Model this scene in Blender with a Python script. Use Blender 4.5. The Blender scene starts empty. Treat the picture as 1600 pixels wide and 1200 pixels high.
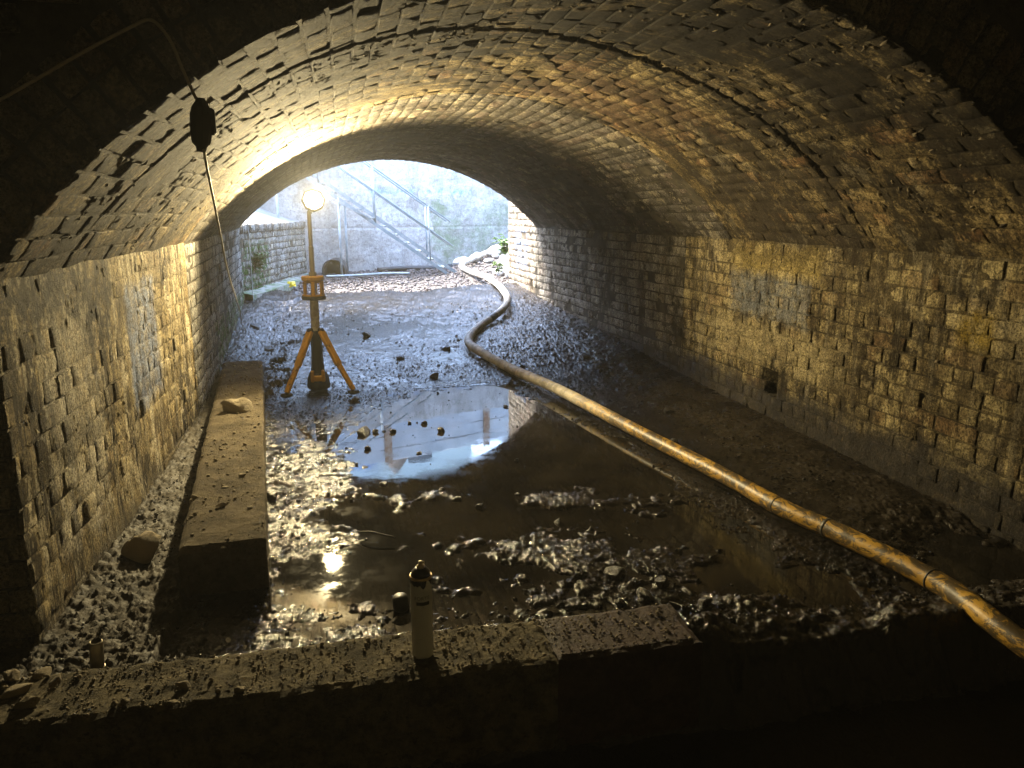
import bpy, math, random
import numpy as np
from mathutils import Vector, Matrix

random.seed(7)
rng = np.random.default_rng(11)
scene = bpy.context.scene
col = scene.collection
R = math.radians

# ------------------------------------------------------------------ camera, light, exposure
cam_d = bpy.data.cameras.new('camera')
cam_d.sensor_width = 36.0
cam_d.lens = 27.0
cam_d.clip_start = 0.05
cam_d.clip_end = 2000
cam = bpy.data.objects.new('camera', cam_d)
cam.location = (0, 0, 1.5)
cam.rotation_euler = (math.pi / 2 - R(12.771), 0, -R(12.152))
col.objects.link(cam)
scene.camera = cam

SUN_EL, SUN_AZ = R(58), R(-62)          # azimuth measured from +Y towards +X
world = bpy.data.worlds.new('World')
scene.world = world
world.use_nodes = True
wn = world.node_tree.nodes
wl = world.node_tree.links
sky = wn.new('ShaderNodeTexSky')
sky.sky_type = 'NISHITA'
sky.sun_disc = False
sky.sun_elevation = SUN_EL
sky.sun_rotation = SUN_AZ
sky.altitude = 50
sky.air_density = 1.0
sky.dust_density = 2.0
sky.ozone_density = 1.5
wl.new(sky.outputs[0], wn['Background'].inputs[0])
wn['Background'].inputs[1].default_value = 0.15

sun_d = bpy.data.lights.new('sun', 'SUN')
sun_d.energy = 1.2
sun_d.angle = R(14)
sun_d.color = (1.0, 0.95, 0.88)
sun = bpy.data.objects.new('sun', sun_d)
sv = Vector((math.sin(SUN_AZ) * math.cos(SUN_EL), math.cos(SUN_AZ) * math.cos(SUN_EL), math.sin(SUN_EL)))
sun.rotation_euler = sv.to_track_quat('Z', 'Y').to_euler()
col.objects.link(sun)

LAMP_POWER = 11.5          # bare bulb
LAMP_DISC_POWER = 14.5      # the flat LED array round it
LAMP_COLOR = (1.0, 0.80, 0.42)

vs = scene.view_settings
vs.view_transform = 'Standard'
vs.look = 'None'
vs.exposure = 4.5
vs.gamma = 1.0
vs.use_curve_mapping = False
scene.render.engine = 'CYCLES'
cy = scene.cycles
cy.use_denoising = True
try:
    cy.denoiser = 'OPENIMAGEDENOISE'
    cy.denoising_input_passes = 'RGB_ALBEDO_NORMAL'
except Exception:
    pass
cy.max_bounces = 7
cy.diffuse_bounces = 5
cy.glossy_bounces = 4
cy.sample_clamp_indirect = 0.25
cy.caustics_reflective = False
cy.caustics_refractive = False

# ------------------------------------------------------------------ noise in numpy
def _hash(ix, iy, iz, seed):
    h = (ix.astype(np.int64) * 374761393 + iy.astype(np.int64) * 668265263 + iz.astype(np.int64) * 2147483647 + seed * 974711) & 0xFFFFFFFF
    h = ((h ^ (h >> 13)) * 1274126177) & 0xFFFFFFFF
    h = ((h ^ (h >> 16)) * 2246822519) & 0xFFFFFFFF
    return ((h ^ (h >> 15)) & 0xFFFF) / 65535.0

def vnoise(x, y, z=None, seed=0):
    x = np.asarray(x, float); y = np.asarray(y, float)
    z = np.zeros_like(x) if z is None else np.asarray(z, float)
    ix, iy, iz = np.floor(x), np.floor(y), np.floor(z)
    fx, fy, fz = x - ix, y - iy, z - iz
    fx = fx * fx * (3 - 2 * fx); fy = fy * fy * (3 - 2 * fy); fz = fz * fz * (3 - 2 * fz)
    r = 0
    for a in (0, 1):
        for b in (0, 1):
            for c in (0, 1):
                w = (fx if a else 1 - fx) * (fy if b else 1 - fy) * (fz if c else 1 - fz)
                r = r + w * _hash(ix + a, iy + b, iz + c, seed)
    return r * 2 - 1

def fbm(x, y, z=None, octv=4, seed=0, gain=0.5):
    r = 0; a = 1.0; s = 1.0; t = 0
    for o in range(octv):
        r = r + a * vnoise(np.asarray(x) * s + 17.3 * o, np.asarray(y) * s - 9.1 * o, None if z is None else np.asarray(z) * s + 4.7 * o, seed + o)
        t += a; a *= gain; s *= 2.07
    return r / t

def smooth(a, b, x):
    t = np.clip((x - a) / (b - a), 0, 1)
    return t * t * (3 - 2 * t)

def poly_sd(px, py, poly):
    """signed distance to a polygon, negative inside"""
    P = np.array(poly, float)
    d = np.full(px.shape, 1e9); inside = np.zeros(px.shape, bool)
    for i in range(len(P)):
        a, b = P[i], P[(i + 1) % len(P)]
        e = b - a
        t = np.clip(((px - a[0]) * e[0] + (py - a[1]) * e[1]) / (e @ e + 1e-12), 0, 1)
        d = np.minimum(d, np.hypot(px - a[0] - t * e[0], py - a[1] - t * e[1]))
        c = (a[1] > py) != (b[1] > py)
        with np.errstate(divide='ignore', invalid='ignore'):
            xi = a[0] + (py - a[1]) * e[0] / (e[1] if abs(e[1]) > 1e-9 else 1e-9)
        inside ^= c & (px < xi)
    return np.where(inside, -d, d)

# ------------------------------------------------------------------ node helpers
class NT:
    def __init__(s, name):
        s.m = bpy.data.materials.new(name)
        s.m.use_nodes = True
        s.t = s.m.node_tree
        s.n = s.t.nodes
        s.b = s.n['Principled BSDF']
        s.geo = None
    def link(s, a, b):
        s.t.links.new(a, b)
    def put(s, sock, v):
        if v is None: return
        if isinstance(v, bpy.types.NodeSocket): s.link(v, sock)
        elif isinstance(v, (tuple, list)) and sock.type == 'RGBA' and len(v) == 3: sock.default_value = (*v, 1)
        else: sock.default_value = v
    def pos(s):
        if s.geo is None: s.geo = s.n.new('ShaderNodeNewGeometry')
        return s.geo.outputs['Position']
    def objc(s):
        return s.n.new('ShaderNodeTexCoord').outputs['Object']
    def xyz(s, v=None):
        x = s.n.new('ShaderNodeSeparateXYZ'); s.link(v or s.pos(), x.inputs[0]); return x.outputs
    def scaled(s, v, k):
        m = s.n.new('ShaderNodeVectorMath'); m.operation = 'MULTIPLY'
        s.link(v, m.inputs[0]); m.inputs[1].default_value = k; return m.outputs[0]
    def noise(s, scale, detail=4, rough=.55, v=None, k=None, dist=0.0):
        x = s.n.new('ShaderNodeTexNoise')
        v = v or s.pos()
        if k: v = s.scaled(v, k)
        s.link(v, x.inputs['Vector'])
        x.inputs['Scale'].default_value = scale; x.inputs['Detail'].default_value = detail
        x.inputs['Roughness'].default_value = rough; x.inputs['Distortion'].default_value = dist
        return x.outputs['Fac']
    def voro(s, scale, v=None, feature='F1'):
        x = s.n.new('ShaderNodeTexVoronoi'); x.feature = feature
        s.link(v or s.pos(), x.inputs['Vector']); x.inputs['Scale'].default_value = scale
        return x.outputs
    def rmp(s, v, a, b, lo=0., hi=1.):
        x = s.n.new('ShaderNodeMapRange'); x.interpolation_type = 'SMOOTHSTEP'
        s.put(x.inputs['Value'], v)
        x.inputs['From Min'].default_value = a; x.inputs['From Max'].default_value = b
        x.inputs['To Min'].default_value = lo; x.inputs['To Max'].default_value = hi
        return x.outputs[0]
    def math(s, op, a, b=None, c=None):
        x = s.n.new('ShaderNodeMath'); x.operation = op
        s.put(x.inputs[0], a); s.put(x.inputs[1], b)
        if c is not None: s.put(x.inputs[2], c)
        return x.outputs[0]
    def mix(s, f, a, b, mode='MIX'):
        x = s.n.new('ShaderNodeMix'); x.data_type = 'RGBA'; x.blend_type = mode
        s.put(x.inputs[0], f); s.put(x.inputs[6], a); s.put(x.inputs[7], b)
        return x.outputs[2]
    def bump(s, h, strength=.5, dist=.01, prev=None):
        x = s.n.new('ShaderNodeBump')
        s.put(x.inputs['Height'], h); x.inputs['Strength'].default_value = strength
        x.inputs['Distance'].default_value = dist
        if prev is not None: s.link(prev, x.inputs['Normal'])
        return x.outputs[0]
    def boxmask(s, lo, hi, wob=.12, v=None, scale=9., soft=.10):
        """1 inside a box of world space, with a ragged edge"""
        o = s.xyz(v); m = None
        for i in range(3):
            if lo[i] is None: continue
            c, h = (lo[i] + hi[i]) / 2, (hi[i] - lo[i]) / 2
            d = s.math('SUBTRACT', s.math('ABSOLUTE', s.math('SUBTRACT', o[i], c)), h)
            m = d if m is None else s.math('MAXIMUM', m, d)
        n = s.math('MULTIPLY', s.math('SUBTRACT', s.noise(scale, 5, .65, v), .5), wob * 2)
        return s.rmp(s.math('ADD', m, n), soft / 2, -soft / 2)
    def set(s, color=None, rough=None, normal=None, metal=None, spec=None, coat=None, emis=None, estr=None):
        b = s.b.inputs
        s.put(b['Base Color'], color); s.put(b['Roughness'], rough); s.put(b['Metallic'], metal)
        s.put(b['Specular IOR Level'], spec); s.put(b['Coat Weight'], coat)
        if coat is not None: b['Coat Roughness'].default_value = .08
        if normal is not None: s.link(normal, b['Normal'])
        if emis is not None: s.put(b['Emission Color'], emis); s.put(b['Emission Strength'], estr)
        return s.m

def brick_material(name, pale, dark, stains=(), soot=.5, streak=.0, red=.25, rough=.85, wet_z=None, moss=None, lime=0., dark_streak=0., spot=.6, bump_z=1.0, stain_k=None):
    t = NT(name)
    oi = t.n.new('ShaderNodeObjectInfo').outputs['Random']
    at = t.n.new('ShaderNodeAttribute'); at.attribute_name = 'tint'
    tint = t.math('FRACT', t.math('ADD', oi, at.outputs['Fac']))
    tint2 = t.math('FRACT', t.math('MULTIPLY', tint, 7.31))
    c = t.mix(t.rmp(t.noise(3.4, 9, .75), .40, .60), dark, pale)
    c = t.mix(t.rmp(tint, 0, 1, 0, .8), c, t.mix(.6, c, dark))
    c = t.mix(t.math('MULTIPLY', t.rmp(tint2, .72, .95), red), c, (.22, .08, .035))
    # grime, smeared mortar, worn faces
    c = t.mix(t.math('MULTIPLY', t.rmp(t.noise(24, 8, .78), .51, .60), spot), c, (.03, .024, .017))
    c = t.mix(t.math('MULTIPLY', t.rmp(t.noise(9, 9, .78, k=(1.0, 1.1, .9)), .53, .60), .55), c, tuple(min(.7, v * 1.35) for v in pale))
    if soot > 0:
        sm = t.rmp(t.noise(1.5, 10, .74, k=(1.0, 1.6, 1.4)), .61 - .18 * soot, .69 - .18 * soot)
        c = t.mix(t.math('MULTIPLY', sm, .88), c, (.022, .018, .014))
    if dark_streak > 0:
        st = t.rmp(t.noise(1.0, 9, .74, k=(8.0, 8.0, .9)), .50, .59)
        c = t.mix(t.math('MULTIPLY', st, dark_streak), c, (.028, .022, .016))
    if streak > 0:
        st = t.rmp(t.noise(1.0, 9, .76, k=(12.0, 12.0, 1.0)), .51, .60)
        c = t.mix(t.math('MULTIPLY', st, streak), c, (.56, .50, .37))
    if lime > 0:
        c = t.mix(t.math('MULTIPLY', t.rmp(t.noise(5.5, 9, .75, k=(1, 1, .6)), .555, .59), lime), c, (.56, .49, .35))
    for (colr, lo, hi, amt, wob) in stains:
        lo_ = .15 if max(colr) < .06 else .45
        msk = t.boxmask(lo, hi, wob)
        msk = t.math('MULTIPLY', msk, t.rmp(t.noise(11 if not stain_k else 4.2, 10, .82, k=stain_k), .44, .55, amt * lo_, amt))
        c = t.mix(msk, c, colr)
    z = t.xyz()[2]
    r = rough
    if wet_z is not None:
        wz = t.rmp(t.math('ADD', z, t.math('MULTIPLY', t.noise(2.5, 5, .6), .35)), wet_z + .18 + .08, wet_z + .18 - .08)
        c = t.mix(t.math('MULTIPLY', wz, .75), c, (.035, .033, .034))
        r = t.math('MULTIPLY_ADD', wz, -.4, rough)
    if moss is not None:
        mk = t.boxmask(moss[0], moss[1], .25)
        mk = t.math('MULTIPLY', mk, t.rmp(t.noise(9, 8, .75), .42, .55))
        c = t.mix(mk, c, (.06, .115, .022))
    grit = t.noise(75, 7, .85)
    c = t.mix(t.rmp(grit, .505, .58, 0, .85), c, (.028, .022, .015))
    c = t.mix(t.rmp(grit, .47, .40, 0, 1.0), c, t.mix(1.0, c, (1.7, 1.7, 1.65), 'MULTIPLY'))
    h1 = t.noise(48, 9, .78)
    h2 = t.noise(13, 6, .65, k=(1.0, 1.0, bump_z))
    nb = t.bump(h2, 1.0, .035)
    nb = t.bump(h1, 1.0, .022, nb)
    return t.set(c, r, nb, spec=.08)

# ------------------------------------------------------------------ mesh helpers
def mesh_from(name, V, F, mats=(), smooth_shade=True, mat_idx=None, tint=None):
    me = bpy.data.meshes.new(name)
    if isinstance(F, np.ndarray) and F.ndim == 2:
        V = np.asarray(V, np.float32)
        n, k = F.shape
        me.vertices.add(len(V)); me.vertices.foreach_set('co', V.ravel())
        me.loops.add(n * k); me.loops.foreach_set('vertex_index', F.astype(np.int32).ravel())
        me.polygons.add(n)
        me.polygons.foreach_set('loop_start', np.arange(0, n * k, k, dtype=np.int32))
        me.polygons.foreach_set('loop_total', np.full(n, k, np.int32))
        if tint is not None:
            a = me.attributes.new('tint', 'FLOAT', 'POINT'); a.data.foreach_set('value', tint.astype(np.float32))
        me.update(calc_edges=True); me.validate()
    else:
        me.from_pydata([tuple(v) for v in V], [], [tuple(f) for f in F])
    for m in mats: me.materials.append(m)
    if mat_idx is not None:
        me.polygons.foreach_set('material_index', np.asarray(mat_idx, np.int32))
    if smooth_shade:
        me.polygons.foreach_set('use_smooth', np.ones(len(me.polygons), bool))
    me.update()
    return me

def obj(name, data, parent=None, label=None, cat=None, group=None, kind=None, loc=None, rot=None):
    o = bpy.data.objects.new(name, data)
    col.objects.link(o)
    if parent: o.parent = parent
    if label: o['label'] = label
    if cat: o['category'] = cat
    if group: o['group'] = group
    if kind: o['kind'] = kind
    if loc is not None: o.location = loc
    if rot is not None: o.rotation_euler = rot
    return o

def empty(name, loc, label, cat, group=None, rz=0):
    o = obj(name, None, None, label, cat, group, None, loc, (0, 0, rz))
    o.empty_display_size = .1
    return o

class MB:
    def __init__(s): s.V = []; s.F = []
    def add(s, V, F):
        k = len(s.V); s.V += [tuple(v) for v in V]; s.F += [tuple(i + k for i in f) for f in F]; return s
    def box(s, c, size, rot=None, bev=0.0):
        x, y, z = size[0] / 2, size[1] / 2, size[2] / 2
        b = min(bev, x * .9, y * .9, z * .9)
        M = rot or Matrix.Identity(3)
        if b <= 0:
            V = [(sx * x, sy * y, sz * z) for sx in (-1, 1) for sy in (-1, 1) for sz in (-1, 1)]
            F = [(0, 1, 3, 2), (4, 6, 7, 5), (0, 4, 5, 1), (2, 3, 7, 6), (0, 2, 6, 4), (1, 5, 7, 3)]
        else:
            V = []; idx = {}
            for sx in (-1, 1):
                for sy in (-1, 1):
                    for sz in (-1, 1):
                        for ax in range(3):
                            p = [sx * (x - b), sy * (y - b), sz * (z - b)]
                            p[ax] = (sx * x, sy * y, sz * z)[ax]
                            idx[(sx, sy, sz, ax)] = len(V); V.append(tuple(p))
            F = []
            for ax in range(3):
                o1, o2 = [a for a in range(3) if a != ax]
                for sg in (-1, 1):
                    q = []
                    for a1, a2 in ((-1, -1), (1, -1), (1, 1), (-1, 1)):
                        k = [0, 0, 0]; k[ax] = sg; k[o1] = a1; k[o2] = a2
                        q.append(idx[(*k, ax)])
                    flip = (sg > 0) ^ (ax == 1)
                    F.append(tuple(q) if flip else tuple(reversed(q)))
                for a1 in (-1, 1):
                    for a2 in (-1, 1):
                        k0 = [0, 0, 0]; k1 = [0, 0, 0]
                        k0[ax] = -1; k1[ax] = 1
                        for k in (k0, k1): k[o1] = a1; k[o2] = a2
                        F.append((idx[(*k0, o1)], idx[(*k1, o1)], idx[(*k1, o2)], idx[(*k0, o2)]))
            for sx in (-1, 1):
                for sy in (-1, 1):
                    for sz in (-1, 1):
                        F.append((idx[(sx, sy, sz, 0)], idx[(sx, sy, sz, 1)], idx[(sx, sy, sz, 2)]))
        s.add([tuple(M @ Vector(v) + Vector(c)) for v in V], F); return s
    def bar(s, a, b, w, h=None, bev=0.0):
        a, b = Vector(a), Vector(b); d = b - a
        q = d.to_track_quat('Z', 'Y').to_matrix()
        return s.box((a + b) / 2, (w, h or w, d.length), q, bev)
    def tube(s, pts, rad, seg=10, caps=True):
        P = [Vector(p) for p in pts]
        n = len(P); rs = rad if hasattr(rad, '__len__') else [rad] * n
        V = []; F = []; up = None
        for i in range(n):
            d = (P[min(i + 1, n - 1)] - P[max(i - 1, 0)]).normalized()
            if up is None: up = d.orthogonal().normalized()
            up = (up - d * up.dot(d)); up = up.normalized() if up.length > 1e-6 else d.orthogonal().normalized()
            sd = d.cross(up)
            for k in range(seg):
                a = 2 * math.pi * k / seg
                V.append(P[i] + (up * math.cos(a) + sd * math.sin(a)) * rs[i])
        for i in range(n - 1):
            for k in range(seg):
                F.append((i * seg + k, i * seg + (k + 1) % seg, (i + 1) * seg + (k + 1) % seg, (i + 1) * seg + k))
        if caps:
            F.append(tuple(reversed(range(seg)))); F.append(tuple(range((n - 1) * seg, n * seg)))
        s.add(V, F); return s
    def lathe(s, prof, c=(0, 0, 0), seg=24, M=None, cap=True):
        V = []; F = []; n = len(prof)
        for (r, z) in prof:
            for k in range(seg):
                a = 2 * math.pi * k / seg
                v = Vector((r * math.cos(a), r * math.sin(a), z))
                if M is not None: v = M @ v
                V.append(v + Vector(c))
        for i in range(n - 1):
            for k in range(seg):
                F.append((i * seg + k, i * seg + (k + 1) % seg, (i + 1) * seg + (k + 1) % seg, (i + 1) * seg + k))
        if cap and prof[0][0] > 1e-6: F.append(tuple(reversed(range(seg))))
        if cap and prof[-1][0] > 1e-6: F.append(tuple(range((n - 1) * seg, n * seg)))
        s.add(V, F); return s
    def build(s, name, mat, parent=None, smooth_shade=False, **kw):
        me = mesh_from(name, s.V, s.F, [mat] if not isinstance(mat, (list, tuple)) else mat, smooth_shade)
        return obj(name, me, parent, **kw)

def catmull(pts, n=10):
    P = [np.array(p, float) for p in pts]
    P = [2 * P[0] - P[1]] + P + [2 * P[-1] - P[-2]]
    out = []
    for i in range(1, len(P) - 2):
        for k in range(n):
            t = k / n
            a, b, c, d = P[i - 1:i + 3]
            out.append(.5 * ((2 * b) + (c - a) * t + (2 * a - 5 * b + 4 * c - d) * t * t + (3 * b - a - 3 * c + d) * t ** 3))
    out.append(P[-2])
    return [tuple(o) for o in out]

def stone_mesh(name, mat, seed, flat=.7, sub=2, rough=.28):
    import bmesh
    bm = bmesh.new()
    bmesh.ops.create_icosphere(bm, subdivisions=sub, radius=1.0)
    V = np.array([v.co for v in bm.verts])
    n = fbm(V[:, 0] * 1.3 + seed * 3.1, V[:, 1] * 1.3, V[:, 2] * 1.3, 3, seed)
    # chop with a few planes so it reads as broken stone
    rg = np.random.default_rng(seed)
    s = 1 + rough * n * 1.6
    W = V * s[:, None]
    for _ in range(8):
        nn = rg.normal(size=3); nn /= np.linalg.norm(nn); dlt = rg.uniform(.45, .82)
        dd = W @ nn - dlt
        W = W - np.where(dd > 0, dd, 0)[:, None] * nn[None] * .9
    W[:, 2] *= flat
    for v, w in zip(bm.verts, W): v.co = w
    me = bpy.data.meshes.new(name); bm.to_mesh(me); bm.free()
    me.materials.append(mat)
    me.polygons.foreach_set('use_smooth', np.ones(len(me.polygons), bool))
    return me

# ------------------------------------------------------------------ bricks
NVAR = 14
def brick_variant(seed, flat=1.0):
    rg = np.random.default_rng(seed)
    us = [-.5, 0, .5]; vs_ = [-.5, 0, .5]
    per = [(0, 0), (1, 0), (2, 0), (2, 1), (2, 2), (1, 2), (0, 2), (0, 1)]
    outer = []; grid = {}
    for i in range(3):
        for j in range(3):
            u, v = us[i], vs_[j]
            du = rg.normal(0, .014) if i != 1 else rg.normal(0, .08)
            dv = rg.normal(0, .025) if j != 1 else rg.normal(0, .08)
            cut = rg.uniform(.0, .05) if (i != 1 and j != 1) else 0
            uu = u * (1 - cut * .5) + du; vv = v * (1 - cut * 1.6) + dv
            grid[(i, j)] = (uu, vv)
    V = []
    for p in per:                       # back ring
        u, v = grid[p]; V.append((u * .97, v * .97, -1.0))
    for p in per:                       # shoulder ring
        u, v = grid[p]; V.append((u, v, (-.06 + rg.normal(0, .015)) * flat))
    gi = {}
    tilt = rg.normal(0, .018, 2)
    for i in range(3):
        for j in range(3):
            u, v = grid[(i, j)]
            w = (rg.normal(0, .014) + tilt[0] * u * 2 + tilt[1] * v * 2) * flat
            if (i != 1 and j != 1) and rg.random() < .16: w -= rg.uniform(.06, .2) * flat   # chipped corner
            gi[(i, j)] = len(V)
            V.append((u * (.972 if i != 1 else 1), v * (.92 if j != 1 else 1), w))
    F = []
    for k in range(8):
        n = (k + 1) % 8
        F.append((k, n, 8 + n, 8 + k))
        a, b = gi[per[k]], gi[per[n]]
        F.append((8 + k, 8 + n, b, a))
    for i in range(2):
        for j in range(2):
            F.append((gi[(i, j)], gi[(i + 1, j)], gi[(i + 1, j + 1)], gi[(i, j + 1)]))
    return np.array(V, float), np.array(F, int)
VARS = [brick_variant(100 + i) for i in range(NVAR)]
VARS_FLAT = [brick_variant(100 + i, .42) for i in range(NVAR)]

CAM_F = None
def cam_project(P):
    p, yw = R(12.771), R(12.152)
    fwd = np.array([math.sin(yw) * math.cos(p), math.cos(yw) * math.cos(p), -math.sin(p)])
    right = np.array([math.cos(yw), -math.sin(yw), 0]); up = np.cross(right, fwd)
    v = np.asarray(P) - np.array([0, 0, 1.5])
    z = v @ fwd
    return 800 + 1200 * (v @ right) / z, 600 - 1200 * (v @ up) / z, z

def lay_bricks(root, mat, bricks, limit=298, kinds=None):
    """bricks: list of (centre, u axis, v axis, normal, length, height, depth). The largest in the
    picture become objects of their own, the rest one joined piece of the same brickwork."""
    kinds = kinds or VARS
    deep = {i for i, b in enumerate(bricks) if len(b) > 7 and rng.random() < b[7]}
    n = len(bricks)
    C = np.array([b[0] for b in bricks]); Nn = np.array([b[3] for b in bricks])
    A = np.array([b[4] * b[5] for b in bricks])
    x, y, z = cam_project(C)
    vis = (z > .2) & (x > 4) & (x < 1596) & (y > 4) & (y < 1196)
    view = np.array([0, 0, 1.5]) - C
    dist = np.linalg.norm(view, axis=1)
    cosf = np.einsum('ij,ij->i', view / dist[:, None], Nn)
    score = np.where(vis & (cosf > 0.02), A * cosf / z ** 2, -1)
    order = np.argsort(-score)
    single = set(int(i) for i in order[:limit] if score[i] > 0)
    meshes = []
    for i, (V, F) in enumerate(kinds):
        meshes.append(mesh_from('brick', V, F, [mat], True))
    Vs, Fs, Ts, k0 = [], [], [], 0
    for i, (c, u, v, nn, L, H, D, *_r) in enumerate(bricks):
        vi = int(rng.integers(NVAR)) + (NVAR if (len(kinds) > NVAR and i in deep) else 0)
        ang = rng.normal(0, .012)
        u2 = np.array(u) * math.cos(ang) + np.array(v) * math.sin(ang)
        v2 = np.array(v) * math.cos(ang) - np.array(u) * math.sin(ang)
        fl = 1 if rng.random() < .5 else -1         # half of them turned end for end
        M3 = np.column_stack([u2 * L * fl, v2 * H * fl, np.array(nn) * D])
        if i in single:
            o = bpy.data.objects.new('brick', meshes[vi])
            o.parent = root
            o.matrix_basis = Matrix(((M3[0, 0], M3[0, 1], M3[0, 2], c[0]), (M3[1, 0], M3[1, 1], M3[1, 2], c[1]), (M3[2, 0], M3[2, 1], M3[2, 2], c[2]), (0, 0, 0, 1)))
            col.objects.link(o)
        else:
            V, F = kinds[vi]
            Vs.append(V @ M3.T + np.array(c)); Fs.append(F + k0); k0 += len(V)
            Ts.append(np.full(len(V), rng.random()))
    if Vs:
        me = mesh_from('brickwork', np.vstack(Vs), np.vstack(Fs), [mat], True, tint=np.concatenate(Ts))
        o = obj('brickwork', me, root, kind='stuff')

COURSE, STR, HEAD, JOINT = .0905, .272, .134, .0085

def row_lengths(a, b, kind, start):
    """brick spans from a to b along a course"""
    out = []; p = a - start
    while p < b:
        L = (STR if kind == 0 else HEAD) * rng.uniform(.93, 1.07)
        s, e = max(p, a), min(p + L, b)
        if e - s > .035: out.append((s, e))
        p += L
    return out

# ------------------------------------------------------------------ shape of the tunnel
XL0, KINK, YN, YF = -1.065, 5.65, 2.62, 10.35
def left_x(y): return XL0 - np.maximum(0, np.asarray(y, float) - KINK) * .0466
def right_x(y):
    y = np.asarray(y, float)
    return 2.985 - .106 * np.maximum(0, np.minimum(y, YF) - 6.3) - .05 * np.maximum(0, y - YF)
ZS, RISE = 1.27, 1.03
def rise(y): return RISE - .175 * np.clip((np.asarray(y, float) - KINK) / (10.35 - KINK), 0, 1)
def vault_pt(t, y, off=0.0):
    """t in -1..1 across the vault; off pushes outwards. returns point, tangent, inward normal"""
    t = np.asarray(t, float); y = np.asarray(y, float)
    l, r = left_x(y) - .01, right_x(y) + .01
    a, c = (r - l) / 2, (r + l) / 2
    rs = rise(y)
    Rr = (a * a + rs * rs) / (2 * rs); zc = ZS + rs - Rr
    th = t * np.arcsin(a / Rr)
    st, ct = np.sin(th), np.cos(th)
    x = c + (Rr + off) * st; z = zc + (Rr + off) * ct
    zero = np.zeros_like(x)
    return np.stack([x, y + zero, z], -1), np.stack([ct, zero, -st], -1), np.stack([-st, zero, -ct], -1)
ARC = 4.72
def seam_y(t): return 3.28 + .66 * smooth(-.55, .35, np.asarray(t, float)) + .03 * fbm(np.asarray(t) * 7, np.asarray(t) * 0, None, 3, 5)
def seam_w(t):
    t = np.asarray(t, float)
    return .005 + .05 * smooth(-.75, -.2, t) * smooth(.86, .7, t) * (1 + .9 * fbm(t * 9, t * 0 + 3, None, 3, 9))

# ------------------------------------------------------------------ materials
TAN, DRK = (.27, .215, .135), (.095, .072, .045)
M = {}
LEFT_KW = dict(soot=.35, streak=.7, red=.10, lime=.9, dark_streak=.85, bump_z=.4, stains=[
    ((.24, .29, .44), (None, 4.08, .50), (None, 4.66, 1.12), .95, .10),
    ((.60, .57, .50), (None, 2.95, .25), (None, 3.55, 1.2), .55, .30),
    ((.02, .018, .015), (None, 2.6, 1.08), (None, 3.9, 1.3), .9, .20),
    ((.02, .018, .015), (None, 3.45, .92), (None, 3.75, 1.12), .95, .14)], wet_z=.10)
M['left'] = brick_material('limewashed_brick', (.52, .42, .235), (.17, .128, .07), **LEFT_KW)
M['left_bed'] = brick_material('limewashed_bed', (.40, .32, .18), (.12, .09, .05), **LEFT_KW)
M['left_far'] = brick_material('daylight_toned_brick_left', (.58, .57, .55), (.27, .26, .24), soot=.25, streak=.35, red=.1, lime=.3, dark_streak=.55, wet_z=.05,  # blue daylight past the kink put into the brick's pale grey colour
    moss=((None, 7.0, -.2), (None, 10.4, .55)))
RIGHT_KW = dict(soot=.42, streak=.15, red=.2, lime=.25, dark_streak=.7, wet_z=.24, spot=.75, stains=[
    ((.19, .205, .23), (None, 4.55, .72), (None, 5.62, 1.05), .72, .15),
    ((.40, .31, .11), (None, 4.45, 1.06), (None, 5.6, 1.25), .8, .14),
    ((.38, .32, .19), (None, 4.1, .38), (None, 5.9, .68), .7, .16),
    ((.30, .21, .03), (None, 3.05, .84), (None, 3.25, 1.0), .8, .06),
    ((.045, .034, .022), (None, 3.8, .25), (None, 4.3, 1.3), .7, .25),
    ((.045, .038, .030), (None, 2.6, -.2), (None, 4.9, .22), .95, .2),
    ((.02, .017, .013), (None, 4.70, -.1), (None, 5.08, .46), .9, .16),
    ((.10, .09, .085), (None, 4.9, -.1), (None, 6.6, .20), .6, .2),
    ((.05, .038, .025), (None, 4.4, 1.12), (None, 5.6, 1.3), .7, .15),
    ((.045, .034, .022), (None, 2.9, .60), (None, 3.2, .78), .7, .10)])
M['right'] = brick_material('ochre_brick', (.44, .365, .20), (.13, .10, .055), **RIGHT_KW)
M['right_bed'] = brick_material('ochre_bed', (.17, .135, .075), (.05, .04, .024), **RIGHT_KW)
M['right_far'] = brick_material('shade_toned_brick_right', (.29, .265, .225), (.10, .09, .072), soot=.40, streak=.15, red=.12, lime=.2, dark_streak=.45, wet_z=.20)  # right wall's brick again, greyed and darkened for shade where lamplight stops
VAULT_KW = dict(soot=.82, red=.35, lime=.15, dark_streak=.35, spot=.95, stain_k=(.6, 2.0, .6), stains=[
((.016, .013, .010), (-.75, 2.6, None), (1.75, 3.75, None), .8, .55),
    ((.012, .010, .008), (-.45, 3.3, None), (1.5, 4.3, None), .95, .75),
    ((.012, .010, .008), (1.0, 2.9, None), (2.5, 3.9, None), .85, .80),
    ((.012, .010, .008), (-.9, 3.0, None), (-.2, 5.0, None), .55, .80),
    ((.016, .013, .011), (1.2, 2.7, None), (2.4, 3.35, None), .8, .40),
    ((.15, .085, .05), (1.2, 4.3, None), (2.2, 5.5, None), .35, .6),
    ((.05, .04, .03), (2.55, 3.9, None), (3.1, 5.4, None), .85, .25)])
M['vault'] = brick_material('sooty_vault_brick', (.38, .295, .15), (.115, .086, .045), **VAULT_KW)
M['vault_bed'] = brick_material('sooty_vault_bed', (.24, .18, .085), (.08, .06, .03), **VAULT_KW)
M['vault_far'] = brick_material('shade_toned_vault_brick', (.16, .145, .13), (.05, .045, .04), soot=.6, red=.12, lime=.3, spot=.7)  # vault brick recoloured dark grey, its shade held in the colour
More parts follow.
